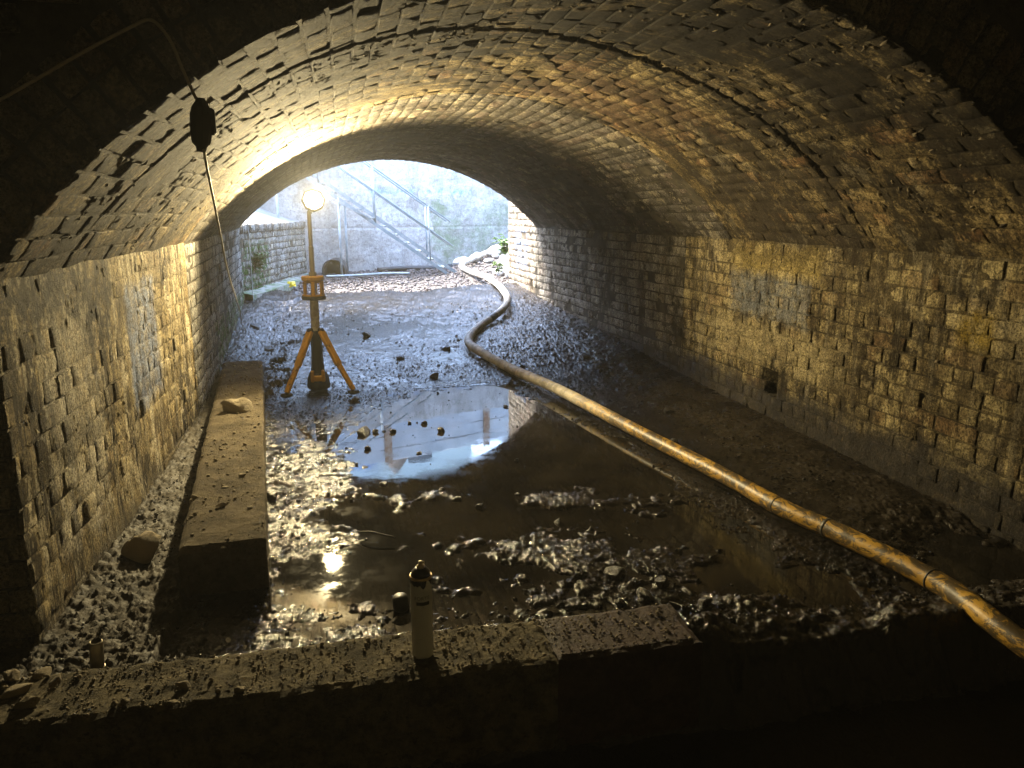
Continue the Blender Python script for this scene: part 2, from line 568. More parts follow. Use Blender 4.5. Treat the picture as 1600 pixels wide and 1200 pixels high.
M['portal'] = brick_material('portal_brick', (.36, .30, .20), (.17, .14, .10), soot=.25, red=.25, spot=.5)
M['wing'] = brick_material('pale_wing_brick', (.46, .40, .31), (.26, .22, .17), soot=.0, red=.3, lime=.4, dark_streak=.3, spot=.3, stains=[
    ((.16, .28, .50), (None, 10.75, .67), (None, 11.4, 1.22), .6, .22)])

def mortar_material(name, colr):
    t = NT(name)
    colr = tuple(colr)
    c = t.mix(t.rmp(t.noise(7, 7, .7), .35, .65), colr, tuple(v * .35 for v in colr))
    nb = t.bump(t.noise(30, 8, .72), .9, .015)
    return t.set(c, .95, nb, spec=.2)
M['mortar'] = mortar_material('old_mortar', (.15, .12, .08))
M['limewash'] = mortar_material('limewashed_mortar', (.27, .22, .14))
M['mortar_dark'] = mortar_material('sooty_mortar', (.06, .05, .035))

def grid_faces(nu, nv, flip=False):
    i, j = np.meshgrid(np.arange(nu - 1), np.arange(nv - 1), indexing='ij')
    a = (i * nv + j).ravel(); b = a + nv; c = b + 1; d = a + 1
    return np.stack([a, d, c, b] if flip else [a, b, c, d], 1)

def wall_thing(x_of, side, y0, y1, z0, z1, mat, mortar, label, holes=(), course0=0, limit=298, rough=1.0, joint=.0065, kinds=None):
    """a brick side wall along the tunnel: mortar bed as the thing's own mesh, bricks as its parts. side +1: faces +x"""
    ys = np.linspace(y0, y1, max(20, int((y1 - y0) / .035))); zs = np.linspace(z0, z1 + .07, int((z1 - z0) / .035))
    Y, Z = np.meshgrid(ys, zs, indexing='ij')
    dep = joint - .006 * fbm(Y * 6, Z * 6, None, 4, 31) - .012 * np.maximum(0, fbm(Y * 1.7, Z * 1.7, None, 3, 77))
    for (hy, hz, hw, hh) in holes:
        dep = np.where((abs(Y - hy) < hw) & (abs(Z - hz) < hh), .22, dep)
    X = x_of(Y) - side * dep
    V = np.stack([X, Y, Z], -1).reshape(-1, 3)
    F = grid_faces(len(ys), len(zs), side < 0)
    me = mesh_from('brick_wall', V, F, [mortar], True)
    root = obj('brick_wall', me, None, label, 'brick wall')
    bricks = []
    z = z0; k = course0
    while z < z1 - .02:
        h = min(COURSE, z1 - z)
        for (s, e) in row_lengths(y0, y1, k % 2, rng.uniform(0, .13)):
            yc = (s + e) / 2; zc = z + h / 2 + .006 * float(fbm(np.array([yc * 1.2]), np.array([zc_ if (zc_ := z) else 0.0]), None, 2, 3)[0])
            if any(abs(yc - hy) < hw + .05 and abs(zc - hz) < hh + .02 for (hy, hz, hw, hh) in holes): continue
            dx = (float(x_of(np.array(e))) - float(x_of(np.array(s)))) / (e - s)
            u = np.array([dx, 1, 0]); u /= np.linalg.norm(u)
            n = np.array([u[1], -u[0], 0]) * side
            proud = rng.normal(0, .002) * rough
            q = rng.random()
            if q < .025: proud -= rng.uniform(.010, .025)
            elif q > .97: proud += .008
            c = np.array([float(x_of(np.array(yc))), yc, zc]) + n * proud
            bricks.append((c, u, np.cross(n, u), n, (e - s) - JOINT * rng.uniform(.8, 1.5) * (.6 if kinds else 1), h - JOINT * rng.uniform(.8, 1.4), .07))
        z += COURSE; k += 1
    lay_bricks(root, mat, bricks, limit, kinds)
    return root

HOLE_N = (4.93, .30, .072, .105)
HOLE_F = (10.52, .48, .05, .065)
zb = ZS - 16 * COURSE
wall_left_near = wall_thing(left_x, +1, YN, KINK, zb, ZS, M['left'], M['left_bed'], 'left tunnel wall nearest us, flaking limewash lit yellow by the work light', rough=.55, joint=.0028, kinds=VARS_FLAT)
wall_thing(left_x, +1, KINK, YF, zb, ZS, M['left_far'], M['mortar_dark'], 'left tunnel wall past the kink, bricks coloured pale grey to show blue daylight')
wall_right_near = wall_thing(right_x, -1, YN, 6.45, zb, ZS, M['right'], M['right_bed'], 'right tunnel wall in yellow lamplight, with a square hole and grey patch', holes=[HOLE_N], rough=1.2, joint=.0075)
wall_thing(right_x, -1, 6.45, YF, zb, ZS, M['right_far'], M['mortar_dark'], 'right tunnel wall beyond the lamplight, soot-stained bricks coloured dark grey for shade')
wall_thing(right_x, -1, YF + .004, 11.8, zb, 2.2, M['wing'], M['mortar'], 'pale sunlit brick wing wall outside the tunnel mouth with blue marks', holes=[HOLE_F])

def vault_thing(y0, y1, mat, mortar, label, seam=False):
    ts = np.linspace(-1.035, 1.035, 170); ys = np.linspace(y0, y1, int((y1 - y0) / .03))
    T, Y = np.meshgrid(ts, ys, indexing='ij')
    off = .0042 + .0038 * smooth(-.4, .3, T) - .0045 * fbm(T * 14, Y * 6, None, 4, 41) - .014 * np.maximum(0, fbm(T * 4, Y * 1.7, None, 3, 8))
    if seam:
        off = np.where(abs(Y - seam_y(T)) < seam_w(T) * .75, .13, off)
    P, _, _ = vault_pt(T, Y, off)
    me = mesh_from('brick_vault', P.reshape(-1, 3), grid_faces(len(ts), len(ys), False), [mortar], True)
    root = obj('brick_vault', me, None, label, 'brick vault')
    rows = int(ARC / COURSE); dt = 2.0 / rows
    bricks = []
    for k in range(rows):
        tc = -1 + (k + .5) * dt
        spans = []
        if seam:
            sy, sw = float(seam_y(tc)), max(.006, float(seam_w(tc)))
            spans = row_lengths(y0 + rng.uniform(-.006, .006), sy - sw / 2, 0, (k % 2) * STR / 2 + rng.uniform(0, .06)) + \
                    row_lengths(sy + sw / 2, y1, 0, (k % 2) * STR / 2 + rng.uniform(0, .06))
        else:
            spans = row_lengths(y0, y1, 0, (k % 2) * STR / 2 + rng.uniform(0, .06))
        for (s, e) in spans:
            yc = (s + e) / 2
            jit = .004 * float(fbm(np.array([yc * 1.5]), np.array([tc * 6.0]), None, 2, 3)[0])
            p, tg, nn = vault_pt(tc + jit, yc)
            pe, _, _ = vault_pt(tc + jit, e); ps, _, _ = vault_pt(tc + jit, s)
            u = (pe - ps); L = np.linalg.norm(u); u = u / L
            proud = rng.normal(0, .0007 + .0008 * float(smooth(-.4, .3, tc)))
            q = rng.random()
            if q < .008 + .022 * float(smooth(-.4, .3, tc)): proud -= rng.uniform(.008, .028)
            elif q > .975: proud += rng.uniform(.003, .006)
            nn = nn - u * (nn @ u); nn /= np.linalg.norm(nn)
            c = p + nn * proud
            bricks.append((c, u, np.cross(nn, u), nn, L - JOINT * rng.uniform(.5, 1.0), COURSE * .985 - JOINT * rng.uniform(.7, 1.3), .07, float(smooth(-.45, .25, tc)) if seam else 1.0))
    lay_bricks(root, mat, bricks, 298, VARS_FLAT + VARS)
    return root
v_near = vault_thing(YN, KINK, M['vault'], M['vault_bed'], 'near part of the arched vault, sooty bricks in lamplight, open ring joint', seam=True)
v_far = vault_thing(KINK, YF, M['vault_far'], M['mortar_dark'], 'far part of the arched vault, bricks coloured dark grey for daylight shade')

# hanging soot flakes and root hairs on the vault: nobody could count them
def crust():
    Vs, Fs, k = [], [], 0
    n = 3000
    for i in range(n):
        t = rng.uniform(-.98, .98); y = YN + .02 + (rng.random() ** 1.3) * 3.0
        dens = .0 + 1.3 * float(fbm(np.array([t * 5]), np.array([y * 2.2]), None, 3, 61)[0]) + (.35 if abs(y - 3.4) < .5 else 0)
        if rng.random() > dens: continue
        p, tg, nn = vault_pt(t, y)
        L = rng.uniform(.008, .034); W = rng.uniform(.004, .013); H = rng.uniform(.002, .008)
        a = rng.uniform(0, 6.28); u = np.array([0, 1, 0]) * math.cos(a) + tg * math.sin(a)
        w = np.cross(nn, u)
        b = p + nn * rng.uniform(-.004, .004)
        V = [b - u * L - w * W * rng.random(), b + w * W, b + u * L, b - w * W * rng.uniform(.4, 1), b + nn * H + u * rng.uniform(-.5, .5) * L, b + nn * H * .6 + w * W * .5]
        Vs.append(np.array(V)); Fs += [(k, k + 1, k + 5, k + 4), (k + 1, k + 2, k + 4, k + 5), (k + 2, k + 3, k + 4, k + 4), (k + 3, k, k + 4, k + 4)]
        k += 6
    Fs = [f if f[2] != f[3] else f[:3] for f in Fs]
    return np.vstack(Vs), Fs
t = NT('soot_crust')
t.set(t.mix(t.rmp(t.noise(8, 5, .6), .4, .65), (.035, .028, .02), (.20, .16, .10)), .9, t.bump(t.noise(60, 5, .6), .6, .006), spec=.2)
M['crust'] = t.m
def wall_crust(x_of, side, y0, y1, z0, z1, n, seed, thr):
    Vs, Fs, k = [], [], 0
    for i in range(n):
        y, z = rng.uniform(y0, y1), rng.uniform(z0, z1)
        if rng.random() > thr + 1.1 * float(fbm(np.array([y * 3.2]), np.array([z * 2.2]), None, 3, seed)[0]): continue
        L, W, H = rng.uniform(.005, .026), rng.uniform(.003, .010), rng.uniform(.001, .005)
        a = rng.normal(math.pi / 2, .5); u = np.array([0, math.cos(a), math.sin(a)]); w = np.array([0, -u[2], u[1]]); nn = np.array([side, 0, 0.])
        b = np.array([float(x_of(np.array(y))), y, z]) + nn * rng.uniform(-.003, .003)
        V = [b - u * L - w * W * rng.random(), b + w * W, b + u * L, b - w * W * rng.uniform(.4, 1), b + nn * H + u * rng.uniform(-.5, .5) * L, b + nn * H * .6 + w * W * .5]
        Vs.append(np.array(V)); Fs += [(k, k + 1, k + 5, k + 4), (k + 1, k + 2, k + 4, k + 5), (k + 2, k + 3, k + 4), (k + 3, k, k + 4)]
        k += 6
    return np.vstack(Vs), Fs
t = NT('limewash_flake'); M['flake'] = t.set(t.mix(t.rmp(t.noise(6, 6, .7), .4, .62), (.12, .095, .06), (.52, .46, .34)), .9, t.bump(t.noise(60, 5, .6), .6, .005), spec=.2)
lf_v, lf_f = wall_crust(left_x, 1, YN, KINK, .0, 1.26, 2200, 91, .10)
obj('limewash_flakes', mesh_from('limewash_flakes', lf_v, lf_f, [M['flake']], False), wall_left_near, kind='stuff')
rf_v, rf_f = wall_crust(right_x, -1, 2.9, 5.8, .1, 1.27, 1300, 92, .0)
obj('earth_crust', mesh_from('earth_crust', rf_v, rf_f, [M['crust']], False), wall_right_near, kind='stuff')
cv, cf = crust()
obj('soot_crust', mesh_from('soot_crust', cv, cf, [M['crust']], False), v_near, kind='stuff')

# ------------------------------------------------------------------ portal wall we look through, and the dark chamber we stand in
def arch_frame(name, y, x0, x1, z0, z1, mat, yl, face=-1, parent=None, **kw):
    """flat wall with the tunnel's opening cut out, at y"""
    ts = np.linspace(-1, 1, 60)
    p, _, _ = vault_pt(ts, np.full(60, yl), .02)
    prof = [(float(left_x(yl)) - .02, z0)] + [(float(a[0]), float(a[2])) for a in p] + [(float(right_x(yl)) + .02, z0)]
    V, F = [], []
    n = len(prof)
    for (px, pz) in prof: V.append((px, y, pz))
    for (px, pz) in prof:
        V.append((px, y, z1) if 0 < prof.index((px, pz)) < n - 1 else (px, y, z1))
    for i in range(1, n - 2): F.append((i, i + 1, n + i + 1, n + i))
    k = len(V)
    lx, rx = prof[0][0], prof[-1][0]
    V += [(x0, y, z0), (lx, y, z0), (lx, y, z1), (x0, y, z1), (rx, y, z0), (x1, y, z0), (x1, y, z1), (rx, y, z1)]
    F += [(k, k + 1, k + 2, k + 3), (k + 4, k + 5, k + 6, k + 7)]
    F += [(0, 1, n + 1, n + 0)] if False else []
    if face > 0: F = [tuple(reversed(f)) for f in F]
    return obj(name, mesh_from(name, V, F, [mat], False), parent, **kw)

portal = arch_frame('portal_wall', YN + .03, -5, 7, -.6, 3.3, M['mortar_dark'], YN, label='dark brick portal wall framing the near end of the tunnel arch', cat='portal wall')
pb = []
for ring in range(2):
    nb_ = 54
    for i in range(nb_):
        t_ = -1.02 + (i + .5) * 2.04 / nb_
        p, tg, nn = vault_pt(t_, YN, .025 + .0625 + ring * .13)
        c = np.array([p[0], YN + rng.normal(0, .005), p[2]])
        pb.append((c, tg, np.array([-nn[0], 0, -nn[2]]), np.array([0, -1, 0]), .077, .118, .06))
z = -.18; k = 0
while z < 3.2:
    for (s, e) in row_lengths(-2.2, 4.0, 0, (k % 2) * STR / 2):
        xc = (s + e) / 2; zc = z + COURSE / 2
        l, r_ = float(left_x(YN)), float(right_x(YN)); a_, c_ = (r_ - l) / 2, (r_ + l) / 2
        Rr = (a_ ** 2 + RISE ** 2) / (2 * RISE); zcc = ZS + RISE - Rr
        inside = False
        for xx in (s, e):
            if zc > ZS - .02 and math.hypot(xx - c_, zc - zcc) < Rr + .31: inside = True
            if zc <= ZS - .02 and l - .02 < xx < r_ + .02: inside = True
            if zc <= ZS + .1 and False: inside = True
        if s < l < e and zc < ZS and not s > l:
            e = l - .015
            if e - s < .06: continue
            xc = (s + e) / 2; inside = False
        if not inside and not (zc < ZS and l < xc < r_):
            pb.append((np.array([xc, YN + rng.normal(0, .006), zc]), np.array([1., 0, 0]), np.array([0, 0, 1.]), np.array([0, -1., 0]), e - s - JOINT, COURSE - JOINT, .06))
    z += COURSE; k += 1
lay_bricks(portal, M['portal'], pb, 250)

t = NT('dark_masonry'); t.set(t.mix(t.noise(3, 5), (.12, .11, .085), (.20, .18, .14)), .95, t.bump(t.noise(20, 5), .6, .02)); M['dark'] = t.m
mb = MB()
mb.add([(-2.1, -.8, -.6), (3.8, -.8, -.6), (3.8, 2.65, -.6), (-2.1, 2.65, -.6), (-2.1, -.8, 2.9), (3.8, -.8, 2.9), (3.8, 2.65, 2.9), (-2.1, 2.65, 2.9)],
       [(4, 7, 6, 5), (0, 4, 5, 1), (1, 5, 6, 2), (3, 7, 4, 0)])
mb.build('unseen_chamber_wall', M['dark'], kind='structure')  # unseen walls and roof, placed to keep sky out and bounce lamplight

# ------------------------------------------------------------------ mud floor and water
PUD = [(-0.13,4.88),(0.05,5.85),(0.56,6.57),(1.35,6.53),(1.57,5.83),(1.74,4.78),(1.84,3.95),(1.86,3.44),(1.84,2.96),(2.00,2.58),(2.02,2.33),(1.63,2.36),(1.20,2.58),(1.03,2.49),(0.61,2.58),(0.31,2.53),(0.17,2.54),(-0.14,2.78),(-0.36,2.95),(-0.36,3.25),(-0.16,3.42),(-0.18,3.79),(-0.05,4.15)]
ISL = [([(0.90,3.84),(1.55,3.80),(2.00,3.86),(1.73,3.47),(1.28,3.57)], .9), ([(0.45,3.26),(0.89,3.28),(1.29,3.15),(1.53,3.03),(1.33,2.75),(1.07,2.87),(0.65,3.02)], 1.),
       ([(0.51,2.73),(0.70,3.01),(0.89,2.68),(0.75,2.55)], 1.), ([(0.01,4.08),(0.22,4.09),(0.56,3.96),(0.28,3.88)], .75), ([(0.03,3.50),(0.17,3.43),(0.12,3.34)], .9),
       ([(0.11,2.69),(0.20,2.94),(0.50,2.84),(0.32,2.65)], .8), ([(1.05,2.81),(1.31,2.82),(1.29,2.59),(1.00,2.55)], 1.0)]
PUD2 = [(2.2, 2.45), (3.1, 2.45), (3.1, 3.0), (2.75, 3.1), (2.45, 2.75), (2.2, 2.5)]
WATER_Z = -.03
def ramp_z(y): return .295 * np.clip((np.asarray(y, float) - 6.55) / 3.8, 0, 1.3)
def mud_height(X, Y):
    n_lo = fbm(X * 2.1, Y * 2.1, None, 3, 201)
    n_mid = fbm(X * 10, Y * 9, None, 4, 202, .62)
    n_hi = (1 - np.abs(fbm(X * 46, Y * 40, None, 2, 203, .6)) * 2.4) ** 3 + .6 * fbm(X * 60, Y * 52, None, 2, 207, .6) - .25
    ridg = 1 - np.abs(fbm(X * 19, Y * 16, None, 3, 204, .65)) * 2.2
    wob = .22 * fbm(X * 4.2, Y * 5.0, None, 4, 205, .6) + .17 * fbm(X * 13, Y * 15, None, 3, 206, .6)
    sd = poly_sd(X, Y, PUD) + wob
    sd2 = poly_sd(X, Y, PUD2) + wob
    sd = np.minimum(sd, sd2)
    base = np.clip(sd * .11, -.052, .001 + .012 * smooth(1.6, 2.2, X)) - .0305
    for poly, k in ISL:
        s = -(poly_sd(X, Y, poly) + .02 + wob * 1.2)
        base = np.maximum(base, np.clip(-.055 + (s + .10) * .24 * k, -.055, -.032 + .014 * k))
    far = smooth(6.4, 7.4, Y)
    base = base * (1 - far) + far * (-.030 + .016 * n_lo + .020 * smooth(1.4, 2.2, X + .1 * (Y - 6.3))) + ramp_z(Y)
    bank = smooth(1.95, 2.9, X + .15 * n_lo + .11 * np.maximum(0, Y - 6.3)) * (.03 + .035 * smooth(5.0, 7.5, Y))
    base = base + bank * smooth(2.6, 3.2, Y)
    left = smooth(-.42, -.7, X + (.30 * n_lo + .35 * wob) * smooth(6.0, 7.2, Y) + .10 * wob)
    base = np.maximum(base, left * (.01 + ramp_z(Y) + .02 * n_lo + .05 * smooth(-.8, -1.1, X)) + (1 - left) * -9)
    rel = base - ramp_z(Y)
    amp = .30 + .70 * smooth(-.055, -.024, rel)
    h = base + amp * ((.0065 + .010 * far) * n_mid + (.0055 + .004 * far) * n_hi + (.006 + .007 * far) * np.maximum(0, ridg - .35) + .007 * n_lo)
    silt = left * (1 - far)
    h = h + silt * (.012 * np.maximum(0, n_hi) + .016 * np.maximum(0, n_mid) + .012 * np.maximum(0, fbm(X * 22, Y * 12, None, 3, 209, .6)))
    h = h + smooth(2.45, 2.33, Y) * smooth(1.15, .9, X) * .03
    h = h + .035 * smooth(2.50, 2.30, Y) * smooth(1.0, 1.2, X) * (1 + n_mid)
    h = h - .26 * smooth(2.23, 2.02, Y + .03 * n_mid)
    # spoil heap at the end of the sill
    h = h + .085 * np.exp(-(((X - 1.14) / .15) ** 2 + ((Y - 2.33) / .15) ** 2)) * (1 + .6 * n_mid)
    h = h + .05 * np.exp(-(((X - 1.5) / .22) ** 2 + ((Y - 2.5) / .10) ** 2)) * (1 + .8 * n_mid)
    return h
xs = np.linspace(-1.6, 3.12, 680)
yy = list(np.arange(1.9, 2.2, .008)) + [2.2]
while yy[-1] < 11.3: yy.append(yy[-1] + .0068 + .0030 * max(0, yy[-1] - 2.3))
ys = np.array(yy)
X, Y = np.meshgrid(xs, ys, indexing='ij')
Hm = mud_height(X, Y)
t = NT('wet_black_mud')
dry = t.math('MULTIPLY', t.rmp(t.xyz()[0], -.50, -.78), t.rmp(t.xyz()[1], 8.0, 6.4))
c = t.mix(t.rmp(t.noise(5, 6, .65), .35, .65), (.006, .005, .004), (.015, .012, .009))
c = t.mix(t.math('MULTIPLY', dry, t.rmp(t.noise(12, 6, .7), .3, .6)), c, (.052, .041, .026))
bank_ = t.math('MULTIPLY', t.rmp(t.xyz()[0], 2.1, 2.6), t.rmp(t.noise(3.5, 5, .6), .3, .6))
c = t.mix(t.math('MULTIPLY', bank_, .7), c, (.04, .032, .024))
rg_ = t.rmp(t.noise(16, 5, .6), .40, .60, .06, .22)
rg_ = t.math('ADD', rg_, t.math('MULTIPLY', dry, .60))
rg_ = t.math('ADD', rg_, t.math('MULTIPLY', bank_, .22))
nb = t.bump(t.noise(70, 6, .7), .8, .008)
M['mud'] = t.set(c, rg_, nb, spec=.40)
obj('ground', mesh_from('ground', np.stack([X, Y, Hm], -1).reshape(-1, 3), grid_faces(len(xs), len(ys)), [M['mud']], True), kind='structure')

t = NT('murky_water')
c = t.mix(t.rmp(t.noise(1.6, 8, .7), .40, .60), (.006, .005, .004), (.017, .014, .010))
nb = t.bump(t.noise(3.0, 3, .5), .04, .01)
M['water'] = t.set(c, t.rmp(t.noise(4.5, 8, .72), .45, .62, .018, .09), nb, spec=.5)
t.b.inputs['IOR'].default_value = 1.34
t = NT('trickling_water')
c = t.mix(t.rmp(t.noise(1.1, 5, .6), .35, .65), (.014, .012, .009), (.024, .02, .014))
nb = t.bump(t.noise(13.0, 5, .62, k=(1, .55, 1)), .75, .016)
M['trickle'] = t.set(c, .05, nb, spec=.5)
t.b.inputs['IOR'].default_value = 1.34
wm = MB(); wm.add([(-1.9, 2.3, WATER_Z), (1.02, 2.3, WATER_Z), (3.12, 2.3, WATER_Z), (3.12, 2.6, WATER_Z), (3.12, 6.6, WATER_Z), (-1.9, 6.6, WATER_Z)], [(0, 1, 2, 3, 4, 5)])
wm.build('water', M['water'], kind='structure')
wy = np.linspace(6.6, 11.0, 60); wx = np.linspace(-1.6, 3.12, 30)
Xw, Yw = np.meshgrid(wx, wy, indexing='ij')
obj('running_water', mesh_from('running_water', np.stack([Xw, Yw, WATER_Z + ramp_z(Yw)], -1).reshape(-1, 3), grid_faces(30, 60), [M['trickle']], True), kind='structure')

t = NT('chamber_mud'); t.set(t.mix(t.noise(4, 5), (.010, .008, .006), (.02, .017, .013)), .6, t.bump(t.noise(25, 6, .65), .8, .02)); M['cmud'] = t.m
xs2 = np.linspace(-5, 7, 240); ys2 = np.linspace(-6, 2.62, 180)
X2, Y2 = np.meshgrid(xs2, ys2, indexing='ij')
H2 = -.21 + .03 * fbm(X2 * 3, Y2 * 3, None, 4, 300)
obj('chamber_floor', mesh_from('chamber_floor', np.stack([X2, Y2, H2], -1).reshape(-1, 3), grid_faces(240, 180), [M['cmud']], True), kind='structure')

# ------------------------------------------------------------------ outside: cutting, banks, gravel
WALL_K = .40
def wall_y(x): return 14.02 + WALL_K * (np.asarray(x, float) - .55)
def out_height(X, Y):
    n = fbm(X * 3.5, Y * 3.5, None, 4, 401)
    h = .24 + .20 * smooth(10.9, 13.4, Y) + .025 * n
    h = h + smooth(2.45, 2.9, X) * smooth(11.6, 12.2, Y) * .2 + smooth(3.0, 7.5, X) * 2.0 * smooth(11.2, 12, Y)
    h = h + .26 * np.exp(-(((X - 2.55) / .6) ** 2 + ((Y - 13.35) / .65) ** 2))
    return h
xs3 = np.linspace(-5, 9, 220); ys3 = np.linspace(10.3, 18.5, 150)
X3, Y3 = np.meshgrid(xs3, ys3, indexing='ij')
t = NT('cutting_floor'); c = t.mix(t.rmp(t.noise(9, 6, .65), .35, .65), (.035, .029, .025), (.10, .085, .07))
M['earth'] = t.set(c, .75, t.bump(t.noise(30, 6, .7), .9, .02))
obj('cutting_ground', mesh_from('cutting_ground', np.stack([X3, Y3, out_height(X3, Y3)], -1).reshape(-1, 3), grid_faces(220, 150), [M['earth']], True), kind='structure')

t = NT('grass_land'); M['grass'] = t.set(t.mix(t.noise(.6, 6), (.05, .07, .025), (.10, .095, .05)), .9)
g = MB(); zt = 3.34; zb2 = 2.36; far = 150
wl_, wr_ = float(wall_y(-5)) + .4, float(wall_y(9)) + .4
g.add([(-far, -far, zb2), (-5, -far, zb2), (-5, far, zb2), (-far, far, zb2)], [(0, 1, 2, 3)])
g.add([(9, -far, zb2), (far, -far, zb2), (far, far, zb2), (9, far, zb2)], [(0, 1, 2, 3)])
g.add([(-5, -6.1, zt), (9, -6.1, zt), (9, YF, zt), (-5, YF, zt)], [(0, 1, 2, 3)])
g.add([(-5, -far, zb2), (9, -far, zb2), (9, -6.1, zb2), (-5, -6.1, zb2)], [(0, 1, 2, 3)])
g.add([(-5, wl_, zb2), (9, wr_, zb2), (9, far, zb2), (-5, far, zb2)], [(0, 1, 2, 3)])
g.build('ground_above', M['grass'], kind='structure')
# sides of the cutting
g = MB(); g.add([(-5, YF, -.6), (-5, 18.5, -.6), (-5, 18.5, zb2), (-5, YF, zb2)], [(0, 1, 2, 3)]); g.add([(9, YF, -.6), (9, 18.5, -.6), (9, 18.5, zb2), (9, YF, zb2)], [(0, 3, 2, 1)])
g.build('cutting_bank', M['earth'], kind='structure')
g = MB()
g.add([(-5, -6.1, -.8), (9, -6.1, -.8), (9, 18.6, -.8), (-5, 18.6, -.8), (-5, -6.1, zt - .01), (9, -6.1, zt - .01), (9, YF, zt - .01), (-5, YF, zt - .01), (9, YF, -.8), (-5, YF, -.8)],
      [(0, 3, 2, 1), (0, 1, 5, 4), (1, 8, 6, 5), (9, 0, 4, 7)])
g.build('embankment', M['earth'], kind='structure')
arch_frame('outer_portal_wall', YF, -5, 9, -.6, zt, M['mortar'], YF, face=1, label='outer portal wall above the far mouth of the tunnel', cat='portal wall')

# concrete retaining wall
t = NT('weathered_concrete')
c = t.mix(t.rmp(t.noise(2.2, 8, .7), .35, .65), (.34, .325, .30), (.52, .50, .475))
c = t.mix(t.rmp(t.noise(1.0, 6, .7, k=(5, 5, .5)), .52, .70, 0, .5), c, (.22, .19, .16))
c = t.mix(t.math('MULTIPLY', t.rmp(t.noise(1.6, 8, .75), .36, .66, 0, .8), t.boxmask((1.6, None, -.5), (6., None, 1.6), .5, scale=2.)), c, (.13, .19, .07))
c = t.mix(t.math('MULTIPLY', t.rmp(t.noise(7, 7, .7), .40, .6), t.boxmask((.5, None, 1.78), (2.4, None, 1.86), .07)), c, (.18, .32, .55))
c = t.mix(t.rmp(t.noise(14, 8, .85), .48, .60, 0, .6), c, (.19, .175, .155))
c = t.mix(t.rmp(t.noise(20, 7, .85), .46, .38, 0, .45), c, (.62, .60, .57))
M['concrete'] = t.set(c, .9, t.bump(t.noise(18, 7, .7), .9, .03))
nx, nz = 260, 70
xa = np.linspace(-5, 9, nx); za = np.linspace(-.1, 2.38, nz)
Xa, Za = np.meshgrid(xa, za, indexing='ij')
Ya = wall_y(Xa) - .025 * fbm(Xa * 4, Za * 4, None, 4, 501) - .008 * smooth(.0, .04, np.abs((Za % .8) - .4))
V = np.stack([Xa, Ya, Za], -1).reshape(-1, 3)
V2 = np.stack([Xa, wall_y(Xa) + .4, Za], -1)[:, -1, :]
F = [tuple(f) for f in grid_faces(nx, nz)]
k = len(V); V = np.vstack([V, V2])
for i in range(nx - 1): F.append((i * nz + nz - 1, (i + 1) * nz + nz - 1, k + i + 1, k + i))
obj('retaining_wall', mesh_from('retaining_wall', V, F, [M['concrete']], False), None, 'rough grey concrete retaining wall behind the metal stairs', 'retaining wall')

# king post wall on top of it
t = NT('panel_concrete'); M['panel'] = t.set(t.mix(t.rmp(t.noise(3, 6), .35, .65), (.38, .42, .46), (.50, .53, .56)), .8, t.bump(t.noise(40, 4), .3, .01))
t = NT('rusty_steel'); M['rust'] = t.set(t.mix(t.rmp(t.noise(9, 6, .7), .4, .6), (.20, .10, .05), (.34, .26, .20)), .8, t.bump(t.noise(50, 4), .4, .005), metal=.2)
dirw = Vector((1, WALL_K, 0)).normalized(); nrw = Vector((WALL_K, -1, 0)).normalized()
kp = empty('post_and_panel_wall', (0, float(wall_y(0)) + .16, 2.38), 'blue-grey concrete panel wall between rusty posts, mirrored in the puddle', 'panel wall')
M2 = Matrix((dirw, nrw * -1, Vector((0, 0, 1)))).transposed()
posts = [-3.5, -1.45, .62, 2.66, 4.7, 6.75]
for i, px in enumerate(posts):
    b = MB(); h = .80
    for off_y, w in ((-.07, .15), (.07, .15)): b.box((0, off_y, h / 2), (w, .02, h), bev=.004)
    b.box((0, 0, h / 2), (.02, .119, h))
    p = b.build('post', M['rust'], kp)
    p.matrix_basis = Matrix.Translation(Vector((px, WALL_K * px, 0))) @ M2.to_4x4()
    if i < len(posts) - 1:
        L = (posts[i + 1] - px) * math.hypot(1, WALL_K)
        for r_ in range(3):
            b = MB(); b.box((L / 2, 0, .125 + r_ * .252), (L - .03, .10, .242), bev=.012)
            q = b.build('panel', M['panel'], kp)
            q.matrix_basis = Matrix.Translation(Vector((px, WALL_K * px, 0))) @ M2.to_4x4()

# corrugated blue hoarding and site clutter up on the bank, seen mirrored in the puddle
t = NT('blue_sheet'); M['blue'] = t.set((.10, .24, .52), .5)
b = MB(); V = []; F = []
for i in range(61):
    x = i * .05; y = .03 * (1 if (i // 2) % 2 else -1)
    V += [(x, y, 0), (x, y, 1.45), (x, y + .02, 0), (x, y + .02, 1.45)]
for i in range(60):
    a = i * 4; F += [(a, a + 4, a + 5, a + 1), (a + 2, a + 3, a + 7, a + 6), (a + 1, a + 5, a + 7, a + 3)]
b.add(V, F)
b.build('hoarding', M['blue'], label='blue corrugated hoarding above the panel wall, mirrored in the puddle', cat='hoarding', loc=(-2.5, 15.6, 2.40), rot=(0, 0, .12))
t = NT('pale_cabin'); M['cabin'] = t.set(t.mix(t.noise(2, 3), (.45, .58, .64), (.56, .66, .70)), .5)
t = NT('cabin_glass'); M['cglass'] = t.set((.05, .07, .09), .1)
cb_ = empty('site_cabin', (1.2, 19.5, 2.36), 'pale blue site cabin beyond the panel wall, mirrored in the puddle', 'cabin')
b = MB(); b.box((0, 0, 1.4), (3.4, 2.4, 2.7), bev=.04); b.build('cabin_body', M['cabin'], cb_)
b = MB(); b.box((0, 0, 2.8), (3.6, 2.6, .10), bev=.02); b.build('roof', M['galv0'] if 'galv0' in M else M['panel'], cb_)
